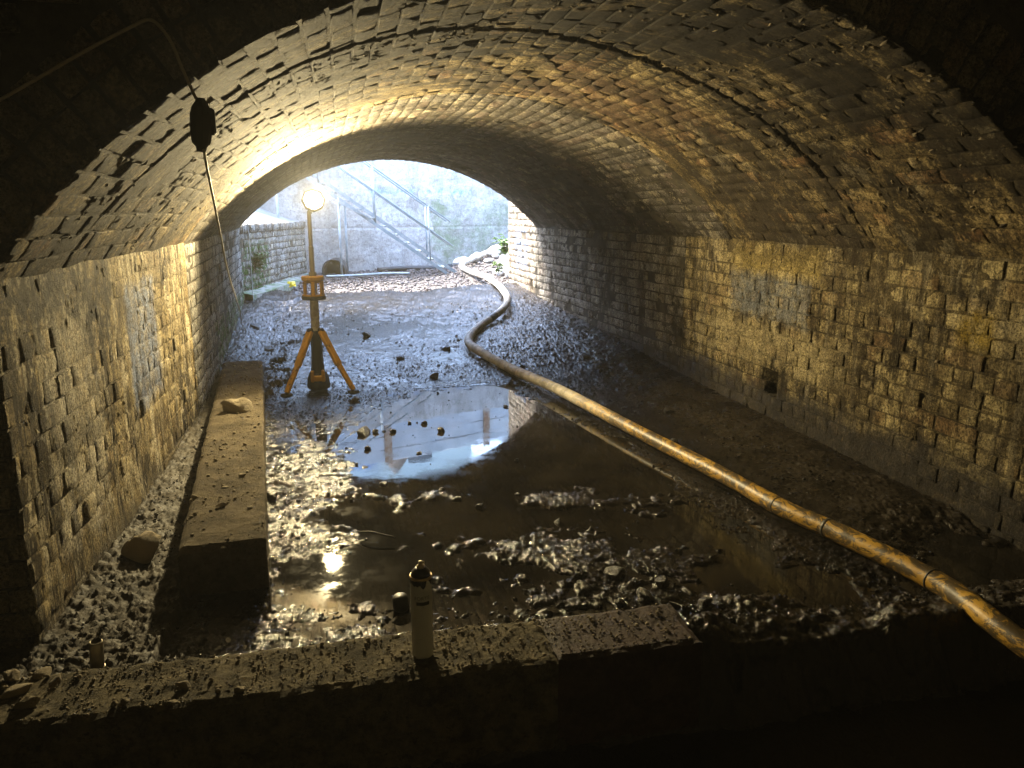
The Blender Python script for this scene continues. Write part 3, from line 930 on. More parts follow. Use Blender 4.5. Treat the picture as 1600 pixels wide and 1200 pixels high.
for wx_ in (-1.0, 0.4):
    b = MB(); b.box((wx_, -1.21, 1.95), (.7, .04, .6), bev=.01); w_ = b.build('window', M['cabin'], cb_)
    b = MB(); b.box((wx_, -1.235, 1.95), (.58, .02, .48)); b.build('pane', M['cglass'], w_)
xs5 = np.linspace(-1, 1, 34); X5, Y5 = np.meshgrid(xs5, xs5, indexing='ij')
Z5 = 1.95 * np.clip(1 - np.hypot(X5, Y5), 0, 1) ** .8 + .06 * fbm(X5 * 5, Y5 * 5, None, 4, 71) - .05
obj('spoil_heap', mesh_from('spoil_heap', np.stack([X5 * 1.2 + .9, Y5 * 1.0 + 16.6, Z5 + 2.38], -1).reshape(-1, 3), grid_faces(34, 34), [M['earth']], True), None, 'brown spoil heap on the bank above the panel wall, mirrored in the puddle', 'spoil heap')
# left wing wall of rendered brick with a coping and a sloped concrete fill
lw = (Vector((-1.33, 10.37, 0)), Vector((-.62, 13.55, 0)))
def lw_x(y): return lw[0].x + (np.asarray(y, float) - lw[0].y) * (lw[1].x - lw[0].x) / (lw[1].y - lw[0].y)
M['wing_l'] = brick_material('mossy_wing_brick', (.46, .44, .40), (.24, .23, .20), soot=.0, red=.05, lime=.6, dark_streak=.35, spot=.35,
                             moss=((None, 10.3, .3), (None, 11.6, 1.1)))
wl_thing = wall_thing(lw_x, +1, 10.37, 13.5, .30, 1.205, M['wing_l'], M['mortar'], 'low brick wing wall left of the tunnel mouth, mossy, with upright coping bricks', limit=250)
cb = []
y = 10.38
while y < 13.5:
    u = np.array([(lw[1].x - lw[0].x), (lw[1].y - lw[0].y), 0]); u /= np.linalg.norm(u); n = np.array([u[1], -u[0], 0])
    cb.append((np.array([float(lw_x(y + .05)), y + .05, 1.205 + .055]) + n * .02, u, np.array([0, 0, 1.]), n, .07, .11, .2)); y += .08
for (c_, u_, v_, n_, L_, H_, D_) in cb:
    V_, F_ = VARS[int(rng.integers(NVAR))]
o_me = [mesh_from('coping_brick', VARS[i][0], VARS[i][1], [M['wing_l']], True) for i in range(4)]
for i, (c_, u_, v_, n_, L_, H_, D_) in enumerate(cb):
    o = obj('coping_brick', o_me[i % 4], wl_thing)
    m3 = np.column_stack([u_ * L_, v_ * H_, n_ * D_])
    o.matrix_basis = Matrix([[*m3[r], c_[r]] for r in range(3)] + [[0, 0, 0, 1]])
# plinth at its foot
b = MB(); V = []; F = []
ysb = np.linspace(10.37, 13.5, 60)
for i, y_ in enumerate(ysb):
    jj = .02 * float(fbm(np.array([y_ * 3]), np.array([0.]), None, 3, 8)[0])
    x_ = float(lw_x(y_))
    V += [(x_ + .17 + jj, y_, .0), (x_ + .15 + jj, y_, .42 + jj), (x_ - .02, y_, .46 + jj)]
F.append((0, 1, 2)); V.append((V[2][0], V[2][1], .0)); F.append((0, 2, len(V) - 1))
for i in range(59):
    a = i * 3; F += [(a, a + 3, a + 4, a + 1), (a + 1, a + 4, a + 5, a + 2)]
b.add(V, F); t = NT('mossy_concrete')
M['plinth'] = t.set(t.mix(t.rmp(t.noise(6, 6, .7), .4, .62), (.34, .33, .30), (.10, .15, .06)), .9, t.bump(t.noise(20, 6), .7, .02))
b.build('plinth', M['plinth'], wl_thing)
t = NT('pale_concrete'); M['fill'] = t.set(t.mix(t.rmp(t.noise(4, 6), .35, .65), (.22, .225, .22), (.33, .335, .33)), .85, t.bump(t.noise(20, 6), .5, .015))
xs4 = np.linspace(0, 1, 40); ys4 = np.linspace(10.37, 13.9, 60)
S4, Y4 = np.meshgrid(xs4, ys4, indexing='ij')
X4 = lw_x(Y4) - .03 - S4 * 3.0
Z4 = 1.30 + S4 * 1.1 + .03 * fbm(X4 * 3, Y4 * 3, None, 3, 9) - .03 * (S4 < .02)
obj('bank_slope', mesh_from('bank_slope', np.stack([X4, Y4, Z4], -1).reshape(-1, 3), grid_faces(40, 60, True), [M['fill']], True), kind='structure')

# gravel bank
M_st = []
t = NT('gravel_stone')
oi = t.n.new('ShaderNodeObjectInfo').outputs['Random']
c = t.mix(t.rmp(t.noise(14, 3), .35, .65), (.03, .024, .022), (.12, .098, .09))
M['gravel'] = t.set(c, .55, t.bump(t.noise(60, 4), .4, .005))
def scatter(name, meshes, pts, sizes, mat, **kw):
    Vs, Fs, k = [], [], 0
    for p, s in zip(pts, sizes):
        me = meshes[int(rng.integers(len(meshes)))]
        q = Matrix.Rotation(rng.uniform(0, 6.28), 3, 'Z') @ Matrix.Rotation(rng.normal(0, .5), 3, 'X')
        V = me[0] @ np.array(q).T * s + np.array(p)
        Vs.append(V); Fs.append(me[1] + k); k += len(V)
    return obj(name, mesh_from(name, np.vstack(Vs), np.vstack(Fs), [mat], False), **kw)
def arr(me):
    return (np.array([v.co for v in me.vertices]), np.array([list(p.vertices) for p in me.polygons]))
low = [arr(stone_mesh('stone_low', M['gravel'], 40 + i, .65, 1, .35)) for i in range(8)]
pts, sz = [], []
while len(pts) < 5200:
    x, y = rng.uniform(-1.4, 3.0), 10.5 + 3.9 * rng.random() ** .8
    if x < float(lw_x(y)) + .1 or y > float(wall_y(x)) - .05 or (x > float(right_x(y)) - .03 and y < 11.85): continue
    s = rng.uniform(.011, .034) * (1 if rng.random() < .9 else 1.6)
    pts.append((x, y, float(out_height(np.array(x), np.array(y))) + s * .25)); sz.append(s)
scatter('gravel', low, pts, sz, M['gravel'], kind='stuff')
# fine grit and clods lying over the mud inside
t = NT('wet_clod'); M['clod'] = t.set(t.mix(t.noise(9, 4), (.007, .0055, .004), (.02, .016, .012)), .14)
pts, sz = [], []
xx = rng.uniform(-1.0, 2.75, 42000); yq = 2.35 + 8.0 * rng.random(42000) ** 1.6
hh = mud_height(xx, yq)
dens = fbm(xx * 2.5, yq * 2.5, None, 3, 55)
for x, y, h, d in zip(xx, yq, hh, dens):
    wz = WATER_Z + float(ramp_z(y))
    if h < wz - .003 and rng.random() > .035: continue
    if rng.random() > .55 + d: continue
    s = float(np.clip(rng.lognormal(-5.45, .5), .002, .016) * (1 + max(0, y - 3.5) * .07))
    pts.append((x, y, max(h, wz) + s * .15)); sz.append(s)
scatter('mud_grit', low, pts, sz, M['clod'], kind='stuff')

# ------------------------------------------------------------------ stones
t = NT('wet_stone'); M['wstone'] = t.set(t.mix(t.noise(6, 5), (.010, .008, .006), (.035, .028, .021)), .30, t.bump(t.noise(34, 8, .75), 1.0, .02))
t = NT('dusty_stone'); M['dstone'] = t.set(t.mix(t.noise(6, 5), (.17, .138, .09), (.36, .30, .20)), .9, t.bump(t.noise(34, 8, .75), 1.0, .02))
t = NT('white_rubble'); M['wrub'] = t.set(t.mix(t.noise(5, 5), (.46, .46, .47), (.66, .66, .66)), .85, t.bump(t.noise(20, 6, .65), .6, .02))
sm_w = [stone_mesh('stone', M['wstone'], 60 + i, .62, 3, .55) for i in range(6)]
sm_d = [stone_mesh('stone', M['dstone'], 80 + i, .62, 3, .5) for i in range(4)]
sm_r = [stone_mesh('rubble', M['wrub'], 90 + i, .7, 2, .35) for i in range(6)]
def stone(p, s, meshes, label, group, name='stone', cat='stone', z=None):
    h = z if z is not None else max(float(mud_height(np.array([p[0]]), np.array([p[1]]))[0]), WATER_Z + float(ramp_z(p[1])))
    o = obj(name, meshes[int(rng.integers(len(meshes)))], None, label, cat, group)
    o.location = (p[0], p[1], h + s * .3)
    o.rotation_euler = (rng.normal(0, .3), rng.normal(0, .3), rng.uniform(0, 6.28))
    o.scale = (s * rng.uniform(.9, 1.25), s * rng.uniform(.85, 1.1), s)
    return o
G = 'stones in the puddle'
for p, s_, lb in [
    ((0.63, 3.75), .026, 'rounded dark stone alone in black water below the reflection'),
    ((0.53, 3.89), .022, 'stone at the right end of the thin mud bar under the reflection'),
    ((0.16, 4.21), .020, 'stone at the left end of the thin mud bar under the reflection'),
    ((0.28, 5.27), .028, 'dark stone in the reflection just right of the mirrored rusty post'),
    ((0.52, 5.44), .026, 'dark stone high in the reflection above the largest one'),
    ((0.99, 4.47), .018, 'tiny stone in dark water right of the bright reflection'),
    ((0.98, 3.47), .018, 'small stone in the water between the two mud islands'),
    ((0.61, 5.21), .034, 'largest dark stone in the middle of the mirrored panel wall'),
    ((0.47, 4.03), .022, 'small stone just under the lower edge of the reflection'),
    ((0.41, 5.48), .020, 'small stone high in the reflection, between post and largest stone'),
    ((0.41, 4.74), .018, 'small stone low in the reflection near its bright bottom edge'),
    ((1.20, 5.80), .022, 'small stone in the mirrored brick wing wall near the hose'),
    ((0.87, 3.90), .014, 'tiny stone at the left tip of the upper mud island')]:
    stone(p, s_, sm_w, lb, G)
for p, s_, lb in [
    ((1.07, 2.87), .05, 'muddy stone farthest from the sill among those at its right end'),
    ((0.9, 2.76), .035, 'smaller muddy stone behind the joint of the sill'),
    ((1.11, 2.63), .045, 'muddy stone in the middle of the cluster by the sill end'),
    ((1.22, 2.72), .04, 'muddy stone on the outer side of the cluster by the sill end'),
    ((1.0, 2.62), .03, 'smallest muddy stone close behind the reddish slab'),
    ((1.3, 2.5), .04, 'muddy stone rightmost in the cluster by the sill end'),
    ((1.17, 2.42), .05, 'muddy stone touching the right end of the reddish slab')]:
    stone(p, s_, sm_w, lb, 'stones by the sill end')
for p, s_, lb in [
    ((0.07, 5.26), .05, 'large wet clod at the left edge of the reflection'),
    ((0.15, 5.28), .03, 'smaller clod beside the large one at the reflection edge'),
    ((0.03, 6.23), .05, 'wet clod by the foot of the work light nearest the hose'),
    ((-0.45, 4.11), .045, 'black clod against the side of the concrete beam'),
    ((0.09, 4.91), .028, 'small clod at the puddle edge below the large wet clod'),
    ((-0.3, 8.06), .06, 'black clod on the glistening mud behind the work light'),
    ((.5, 7.6), .05, 'black clod on shiny mud between work light and hose bend'),
    ((1.0, 7.9), .05, 'black clod on shiny mud just left of the hose bend'),
    ((-.8, 8.0), .05, 'black clod by the left wall beyond the beam'),
    ((.2, 8.6), .05, 'black clod on mud farthest behind the work light'),
    ((-1.0, 8.9), .05, 'black clod near the low end of the hanging cable'),
    ((2.3, 7.2), .05, 'pale wet clod at the foot of the right wall in shade'),
    ((2.1, 4.6), .035, 'clod right behind the yellow part of the hose'),
    ((2.35, 5.3), .04, 'clod on the dark mud bank between hose and right wall'),
    ((.75, 6.9), .04, 'black clod at the far shore of the puddle')]:
    stone(p, s_, sm_w, lb, 'clods on the mud')
brk = stone((-.93, 3.36), .075, sm_d, 'pale-topped broken stone beside the left wall, near the shadow of the beam', None, 'broken_stone')
brk.rotation_euler = (.15, -.1, .5); brk.scale = (.095, .075, .10)
for p, s_, lb in [
    ((-1.0, 2.26), .036, 'largest rounded cobble in the dark heap at the sill corner'),
    ((-.94, 2.19), .034, 'rounded cobble of the corner heap nearest the sill front edge'),
    ((-.96, 2.34), .03, 'rounded cobble at the back of the corner heap by the mud'),
    ((-.905, 2.28), .026, 'smallest rounded cobble, right side of the corner heap'),
    ((-1.04, 2.34), .03, 'rounded cobble at the back of the corner heap against the wall'),
    ((-1.06, 2.17), .03, 'rounded cobble leftmost in the corner heap on the sill')]:
    stone(p, s_, sm_d, lb, 'cobbles at the sill corner', 'cobble', 'cobble', z=.115)
for p, s, lb in [((-.523, 2.177), .020, 'pale flat pebble on the sill, left of the spray can'), ((-.36, 2.126), .018, 'upright dark pebble on the sill nearest the spray can'), ((-.675, 2.132), .016, 'long pebble casting a thin shadow near the left of the sill'), ((-.541, 2.103), .014, 'small pebble at the front edge of the sill below the pale one')]:
    stone(p, s, sm_d, lb, None, 'pebble', 'pebble', z=.122)
for i in range(26):
    x, y = 2.0 + 1.05 * rng.random(), 12.3 + 1.6 * rng.random()
    if y > float(wall_y(x)) - .2: continue
    stone((x, y), rng.uniform(.06, .15), sm_r, 'chunk of whitish rubble on the heap at the foot of the stairs', 'white rubble heap', 'rubble_chunk', 'rubble', z=float(out_height(np.array(x), np.array(y))))

# ------------------------------------------------------------------ concrete beam lying in the mud
t = NT('dusty_beam')
c = t.mix(t.rmp(t.noise(7, 7, .7), .35, .65), (.065, .052, .033), (.165, .134, .088))
c = t.mix(t.rmp(t.noise(40, 5, .7), .56, .68, 0, .7), c, (.04, .032, .022))
M['beam'] = t.set(c, .95, t.bump(t.noise(45, 9, .8), 1.0, .018), spec=.12)
A = Vector((-.537, 3.06, 0)); B = Vector((-.935, 7.1, 0)); hw = .168; bt = .18
d = (B - A).normalized(); sd = Vector((d.y, -d.x, 0))
L = (B - A).length
nu, nv = 260, 26
uu = np.linspace(0, L, nu); vv = np.linspace(-hw, hw, nv)
U, W = np.meshgrid(uu, vv, indexing='ij')
Zt = bt + .006 * fbm(U * 6, W * 6, None, 4, 601) + .006 * np.maximum(0, fbm(U * 22, W * 22, None, 3, 602)) - .012 * smooth(hw - .02, hw, np.abs(W)) - .02 * smooth(.03, 0, U) * (1 + fbm(U * 20, W * 20, None, 2, 5))
ed = .008 * fbm(U * 7, W * 3, None, 3, 603)
PX = A.x + d.x * U + sd.x * (W + ed); PY = A.y + d.y * U + sd.y * (W + ed)
V = np.stack([PX, PY, Zt], -1).reshape(-1, 3); F = [tuple(f) for f in grid_faces(nu, nv, True)]
def idx(i, j): return i * nv + j
per = [idx(i, 0) for i in range(nu)] + [idx(nu - 1, j) for j in range(1, nv)] + [idx(i, nv - 1) for i in range(nu - 2, -1, -1)] + [idx(0, j) for j in range(nv - 2, 0, -1)]
k = len(V); low_ring = V[per].copy(); low_ring[:, 2] = -.08
V = np.vstack([V, low_ring]); n = len(per)
for i in range(n):
    j = (i + 1) % n; F.append((per[i], per[j], k + j, k + i))
obj('beam', mesh_from('beam', V, F, [M['beam']], False), None, 'long dusty concrete beam lying in mud along the left wall', 'beam')
# grit on the beam
pts, sz = [], []
for i in range(420):
    u, w = rng.uniform(.02, L), rng.uniform(-hw, hw) * .95
    s = float(np.clip(rng.lognormal(-5.1, .5), .003, .02))
    pts.append((A.x + d.x * u + sd.x * w, A.y + d.y * u + sd.y * w, bt + s * .3)); sz.append(s)
scatter('beam_grit', low, pts, sz, M['dstone'], kind='stuff')
lump = stone((-.735, 5.30), .085, sm_d, 'half-round lump of hard mud sitting on top of the beam', None, 'mud_lump', 'lump', z=.168)
lump.rotation_euler = (.1, .05, .4); lump.scale = (.115, .085, .10)
for p, s_, lb in [((-.60, 3.5), .024, 'largest small stone on the near half of the beam'), ((-.47, 3.45), .016, 'small stone near the right edge of the beam'), ((-.56, 3.9), .018, 'small stone on the beam, farther back than the others'), ((-.62, 3.75), .014, 'smallest stone on the near half of the beam')]:
    stone(p, s_, sm_d, lb, 'stones on the beam', z=bt)

# ------------------------------------------------------------------ concrete sill in front of us
t = NT('gritty_sill')
c = t.mix(t.rmp(t.noise(11, 7, .7), .35, .65), (.07, .06, .04), (.24, .205, .135))
c = t.mix(t.rmp(t.noise(30, 6, .75), .52, .66, 0, .8), c, (.035, .03, .022))
M['sill'] = t.set(c, .9, t.bump(t.noise(55, 9, .8), 1.0, .02), spec=.15)
t = NT('red_wet_slab')
c = t.mix(t.rmp(t.noise(9, 6, .7), .35, .65), (.026, .016, .014), (.060, .036, .030))
M['slab'] = t.set(c, .66, t.bump(t.noise(60, 8, .75), .9, .010), spec=.2)
sill = empty('sill', (0, 2.2, 0), 'low gritty concrete sill across the near end of the tunnel', 'sill')
def slab(x0, x1, y0, y1, top, mat, seed, name='slab', amp=1.0):
    nu, nv = max(8, int((x1 - x0) / .011)), max(8, int((y1 - y0) / .011))
    U, W = np.meshgrid(np.linspace(x0, x1, nu), np.linspace(y0, y1, nv), indexing='ij')
    e = np.minimum(np.minimum(U - x0, x1 - U), np.minimum(W - y0, y1 - W))
    Z = top + amp * (.006 * fbm(U * 9, W * 9, None, 4, seed) + .010 * np.maximum(0, fbm(U * 28, W * 28, None, 3, seed + 9) - .1)) - .008 * smooth(.025, 0, e) * (1 + fbm(U * 25, W * 25, None, 2, seed))
    off = .008 * fbm(U * 8, W * 2, None, 3, seed + 4)
    V = np.stack([U, W + off - 2.2, Z], -1).reshape(-1, 3); F = [tuple(f) for f in grid_faces(nu, nv)]
    per = [i * nv for i in range(nu)] + [(nu - 1) * nv + j for j in range(1, nv)] + [i * nv + nv - 1 for i in range(nu - 2, -1, -1)] + [j for j in range(nv - 2, 0, -1)]
    k = len(V); lr = V[per].copy(); lr[:, 2] = -.2; V = np.vstack([V, lr]); n = len(per)
    for i in range(n): j = (i + 1) % n; F.append((per[j], per[i], k + i, k + j))
    return obj(name, mesh_from(name, V, F, [mat], False), sill)
slab(-1.9, .598, 2.085, 2.345, .12, M['sill'], 700)
slab(.600, 1.09, 2.086, 2.352, .1195, M['slab'], 720, amp=.55)
pts, sz = [], []
for i in range(1500):
    x, y = rng.uniform(-1.2, 1.05), rng.uniform(2.09, 2.34)
    s = float(np.clip(rng.lognormal(-5.6, .45), .0018, .011))
    pts.append((x, y - 2.2, .124 + s * .2)); sz.append(s)
scatter('sill_grit', low, pts, sz, M['dstone'], parent=sill, kind='stuff')

# ------------------------------------------------------------------ work light
t = NT('worn_yellow_plastic')
c = t.mix(t.rmp(t.noise(24, 6, .7), .55, .68), (.55, .30, .03), (.10, .065, .025))
M['yel'] = t.set(c, .45, t.bump(t.noise(60, 4), .3, .003))
t = NT('black_plastic'); M['blk'] = t.set(t.mix(t.noise(30, 4), (.012, .012, .012), (.03, .028, .025)), .5)
t = NT('grey_tube'); M['grey'] = t.set(t.mix(t.rmp(t.noise(20, 5), .4, .6), (.46, .43, .38), (.30, .27, .23)), .38, metal=.3)
t = NT('brown_mast'); M['mast'] = t.set((.24, .23, .21), .45, metal=.3)
t = NT('reflector'); M['refl'] = t.set((.10, .06, .02), .5)
t = NT('lens_glow'); M['glow'] = t.set((.9, .85, .7), .3, emis=(1.0, .86, .58), estr=3.5)
TL = Vector((-.27, 6.68, 0))
tl = empty('work_light', TL, 'lit yellow tripod work light standing in the shiny mud', 'work light')
def prt(mb, name, mat, parent=None, sm=False): return mb.build(name, mat, parent or tl, sm)
b = MB(); b.lathe([(.0, .30), (.034, .30), (.036, .31), (.036, .76), (.0, .76)], seg=20)
for i in range(12): b.lathe([(.0362, .33 + i * .034), (.039, .333 + i * .034), (.039, .341 + i * .034), (.0362, .344 + i * .034)], seg=20)
prt(b, 'column', M['grey'], sm=False)
b = MB(); b.lathe([(.0, .03), (.062, .03), (.060, .12), (.048, .30), (.046, .47), (.040, .50), (.0, .50)], seg=8); prt(b, 'sleeve', M['blk'])
b = MB(); b.lathe([(.0, 0.0), (.095, 0.0), (.098, .03), (.086, .10), (.07, .14), (.0, .14)], seg=8); bs = prt(b, 'base', M['blk'])
b = MB(); b.box((0, -.085, .10), (.10, .03, .05), bev=.008); b.box((-.045, -.08, .12), (.03, .04, .10), bev=.006); b.box((.045, -.08, .12), (.03, .04, .10), bev=.006)
b.build('battery_latch', M['yel'], bs)
b = MB(); b.lathe([(.0, .765), (.098, .765), (.102, .775), (.102, .787), (.098, .795), (.0, .795)], seg=28); prt(b, 'lower_collar', M['blk'])
b = MB(); b.lathe([(.0, .796), (.092, .796), (.092, .808), (.0, .808)], seg=28)
for a in (20, 80, 150, 210, 270, 330):
    ca, sa = math.cos(R(a)), math.sin(R(a))
    b.box((ca * .078, sa * .078, .862), (.03, .018, .11), Matrix.Rotation(R(a + 90), 3, 'Z'), .004)
prt(b, 'cage', M['yel'])
b = MB(); b.lathe([(.0, .905), (.070, .905), (.093, .93), (.095, .955), (.088, .962), (.0, .962)], seg=28); prt(b, 'upper_collar', M['yel'])
b = MB(); b.lathe([(.0, .80), (.021, .80), (.021, 1.20), (.017, 1.21), (.017, 1.49), (.0, 1.49)], seg=16); b.lathe([(.021, .962), (.034, .962), (.030, .995), (.021, .995)], seg=16)
prt(b, 'mast', M['mast'], sm=False)
def leg(foot, top):
    d = (foot - top); q = d.to_track_quat('Z', 'Y').to_matrix()
    mid = top + d * .55
    b = MB(); b.bar(top, mid, .062, .040, .008); lg = prt(b, 'leg', M['yel'])
    b = MB(); b.bar(mid - d * .05, foot + Vector((0, 0, .03)), .046, .030, .006); b.build('lower_leg', M['yel'], lg)
    b = MB(); b.box(foot + Vector((0, 0, .012)), (.085, .075, .03), Matrix.Rotation(math.atan2(d.y, d.x), 3, 'Z'), .01); b.build('foot', M['blk'], lg)
    b = MB(); b.box(top + Vector((0, 0, .0)), (.05, .05, .05), Matrix.Rotation(math.atan2(d.y, d.x), 3, 'Z'), .012); b.build('hinge', M['blk'], lg)
leg(Vector((-.25, -.28, 0)), Vector((-.045, -.035, .50)))
leg(Vector((.29, -.27, 0)), Vector((.045, -.035, .50)))
leg(Vector((.02, .36, 0)), Vector((.005, .05, .50)))
# head: reflector bowl open towards the camera side, tilted up a little
aim = Vector((.20, -1.0, .40)).normalized()
hd = Vector((0.04, -.02, 1.575))
Mh = aim.to_track_quat('Z', 'Y').to_matrix()
b = MB(); b.lathe([(.0, -.075), (.05, -.075), (.080, -.05), (.096, -.012), (.096, .012), (.082, .016), (.070, .012)], hd, 8, Mh, False)
head = b.build('lamp_head', M['blk'], tl)
b = MB(); b.lathe([(.0, -.045), (.04, -.045), (.055, -.03), (.066, .0), (.070, .012)], hd, 24, Mh, False); b.build('reflector', M['refl'], head, True)
b = MB(); b.lathe([(.0, -.010), (.024, -.012), (.044, -.020), (.054, -.034), (.054, -.040), (.0, -.040)], hd, 20, Mh); b.build('lens', M['glow'], head)
b = MB(); b.bar((0, 0, 1.47), hd - aim * .07, .035, .03, .006); b.build('bracket', M['blk'], head)
ld = bpy.data.lights.new('work_light_bulb', 'POINT')
ld.energy = LAMP_POWER; ld.color = LAMP_COLOR; ld.shadow_soft_size = .020
lo = bpy.data.objects.new('bulb', ld); col.objects.link(lo)
lo.parent = tl; lo.location = hd + aim * .008
ad = bpy.data.lights.new('work_light_array', 'AREA')
ad.shape = 'DISK'; ad.size = .10; ad.energy = LAMP_DISC_POWER; ad.color = LAMP_COLOR
ao = bpy.data.objects.new('led_array', ad); col.objects.link(ao)
ao.parent = tl; ao.location = hd + aim * .004
ao.rotation_euler = (-aim).to_track_quat('Z', 'Y').to_euler()

# ------------------------------------------------------------------ hose
t = NT('scuffed_yellow_hose')
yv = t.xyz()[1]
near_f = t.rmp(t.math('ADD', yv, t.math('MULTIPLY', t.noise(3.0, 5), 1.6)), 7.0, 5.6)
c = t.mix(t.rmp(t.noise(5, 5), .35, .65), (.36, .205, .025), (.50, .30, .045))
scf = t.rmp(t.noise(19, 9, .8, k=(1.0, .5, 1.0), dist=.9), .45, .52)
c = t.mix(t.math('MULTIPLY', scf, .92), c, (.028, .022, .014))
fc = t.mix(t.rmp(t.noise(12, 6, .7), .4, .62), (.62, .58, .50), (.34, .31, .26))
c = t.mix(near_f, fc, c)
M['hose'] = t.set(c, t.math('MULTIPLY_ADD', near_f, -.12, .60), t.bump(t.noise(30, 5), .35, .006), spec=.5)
hp = [(2.46, 1.10, -.14), (2.32, 1.64, -.03), (2.235, 1.98, .035), (2.26, 2.39, .045), (2.17, 2.92, .045), (2.09, 3.26, .04), (2.03, 3.77, .04), (1.88, 4.66, .045), (1.68, 6.01, .045), (1.48, 6.87, .05), (1.27, 7.55, .12), (1.24, 7.95, .15), (1.42, 8.5, .19), (1.66, 8.95, .23), (1.90, 9.35, .30), (2.04, 9.75, .37), (2.10, 10.3, .42), (2.15, 11.1, .45), (2.13, 11.9, .48), (2.03, 12.6, .50), (1.92, 12.95, .57), (2.02, 13.05, .64), (2.25, 13.2, .72), (2.55, 13.4, .80), (2.95, 13.6, .84), (3.4, 13.7, .80)]
sp = catmull(hp, 14)
rad = []
for i, p in enumerate(sp):
    rad.append(.0445 + .0010 * math.sin(i * 2.1) + .0012 * math.sin(i * .37))
hz = empty('hose', (2.26, 2.39, 0), 'thick yellow discharge hose, scuffed black, snaking along the muddy floor', 'hose')
hz_loc = Vector((2.26, 2.39, 0))
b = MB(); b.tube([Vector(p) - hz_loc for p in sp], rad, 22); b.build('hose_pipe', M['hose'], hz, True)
t = NT('hose_band'); M['band'] = t.set((.035, .03, .022), .5)
for yb, nm, ln in ((2.42, 'hose_band', .004), (2.98, 'hose_band', .010), (3.30, 'hose_band', .003), (9.0, 'coupling', .12)):
    i = min(range(len(sp)), key=lambda q: abs(sp[q][1] - yb))
    a, c_ = Vector(sp[i]), (Vector(sp[i + 1]) - Vector(sp[i - 1])).normalized()
    q = c_.to_track_quat('Z', 'Y').to_matrix()
    b = MB(); b.lathe([(.0435, -ln), (.0468, -ln * .8), (.0468, ln * .8), (.0435, ln)], a - hz_loc, 22, q); b.build(nm, M['band'], hz, True)

# ------------------------------------------------------------------ spray can
t = NT('can_paint')
ob = t.xyz(t.objc())
drip = t.math('ADD', ob[2], t.math('MULTIPLY', t.noise(1.0, 2, .5, t.objc(), (55, 55, 6)), .075))
c = t.mix(t.rmp(drip, .288, .292), (.62, .62, .56), (.018, .018, .022))
c = t.mix(t.rmp(t.noise(40, 6, .7), .6, .75, 0, .5), c, (.12, .10, .07))
M['can'] = t.set(c, .4)
t = NT('brass_rim'); M['brass'] = t.set((.55, .42, .22), .35, metal=.8)
t = NT('cream_plastic'); M['cream'] = t.set((.62, .50, .30), .5)
t = NT('print_dark'); M['print'] = t.set((.05, .05, .05), .6)
SC = Vector((.185, 2.205, .122))
can = empty('spray_can', SC, 'white marking-paint spray can with black drips, standing on the sill', 'spray can')
b = MB(); b.lathe([(.0, 0), (.031, 0), (.0335, .004), (.0335, .268), (.0325, .272)], seg=36); b.build('can_body', M['can'], can, True)
b = MB(); b.lathe([(.0345, .266), (.0355, .270), (.0345, .275), (.031, .275), (.031, .27)], seg=36); b.build('rim', M['brass'], can, True)
b = MB(); b.lathe([(.0325, .272), (.029, .285), (.020, .296), (.0135, .299), (.0, .299)], seg=36); b.build('shoulder', M['can'], can, True)
b = MB(); b.lathe([(.0, .298), (.013, .298), (.014, .304), (.0075, .307), (.0065, .319), (.0, .320)], seg=20); noz = b.build('nozzle', M['cream'], can, True)
b = MB(); b.box((.004, 0, .314), (.018, .006, .008), bev=.002); b.build('spout', M['cream'], noz)
def wrap(V, r):
    out = []
    for (x, y, z) in V:       # x across, z up; faces the camera side (-y)
        a = x / r - math.pi / 2 - .08
        out.append((r * math.cos(a), r * math.sin(a), z))
    return out
def band(x0, x1, z0, z1, r):
    n = 14; V = []; F = []
    for i in range(n + 1):
        x = x0 + (x1 - x0) * i / n; V += [(x, 0, z0), (x, 0, z1)]
    for i in range(n): F.append((2 * i, 2 * i + 2, 2 * i + 3, 2 * i + 1))
    return wrap(V, r), F
b = MB(); b.add(*band(-.017, .026, .185, .197, .0338)); b.build('label_band', M['print'], can, True)
fc_ = bpy.data.curves.new('lettering', 'FONT'); fc_.body = 'FORTE'; fc_.size = .017; fc_.align_x = 'CENTER'; fc_.resolution_u = 2
tmp = bpy.data.objects.new('lettering_tmp', fc_); col.objects.link(tmp)
dg = bpy.context.evaluated_depsgraph_get(); dg.update()
tm = bpy.data.meshes.new_from_object(tmp.evaluated_get(dg)); bpy.data.objects.remove(tmp)
V = wrap([(v.co.x + .002, 0, v.co.y + .203) for v in tm.vertices], .0338)
F = [tuple(p.vertices) for p in tm.polygons]
t = NT('print_grey'); M['print2'] = t.set((.20, .20, .18), .6)
obj('lettering', mesh_from('lettering', V, F, [M['print2']], False), can)
# cap of the can, in the mud behind
b = MB(); b.lathe([(.0, 0), (.030, 0), (.032, .006), (.031, .050), (.027, .058), (.0, .060)], seg=24)
b.build('spray_cap', M['blk'], None, True, label='small black plastic cap of the spray can, standing in wet mud behind it', cat='cap', loc=(.155, 2.78, WATER_Z), rot=(.08, -.12, 0))
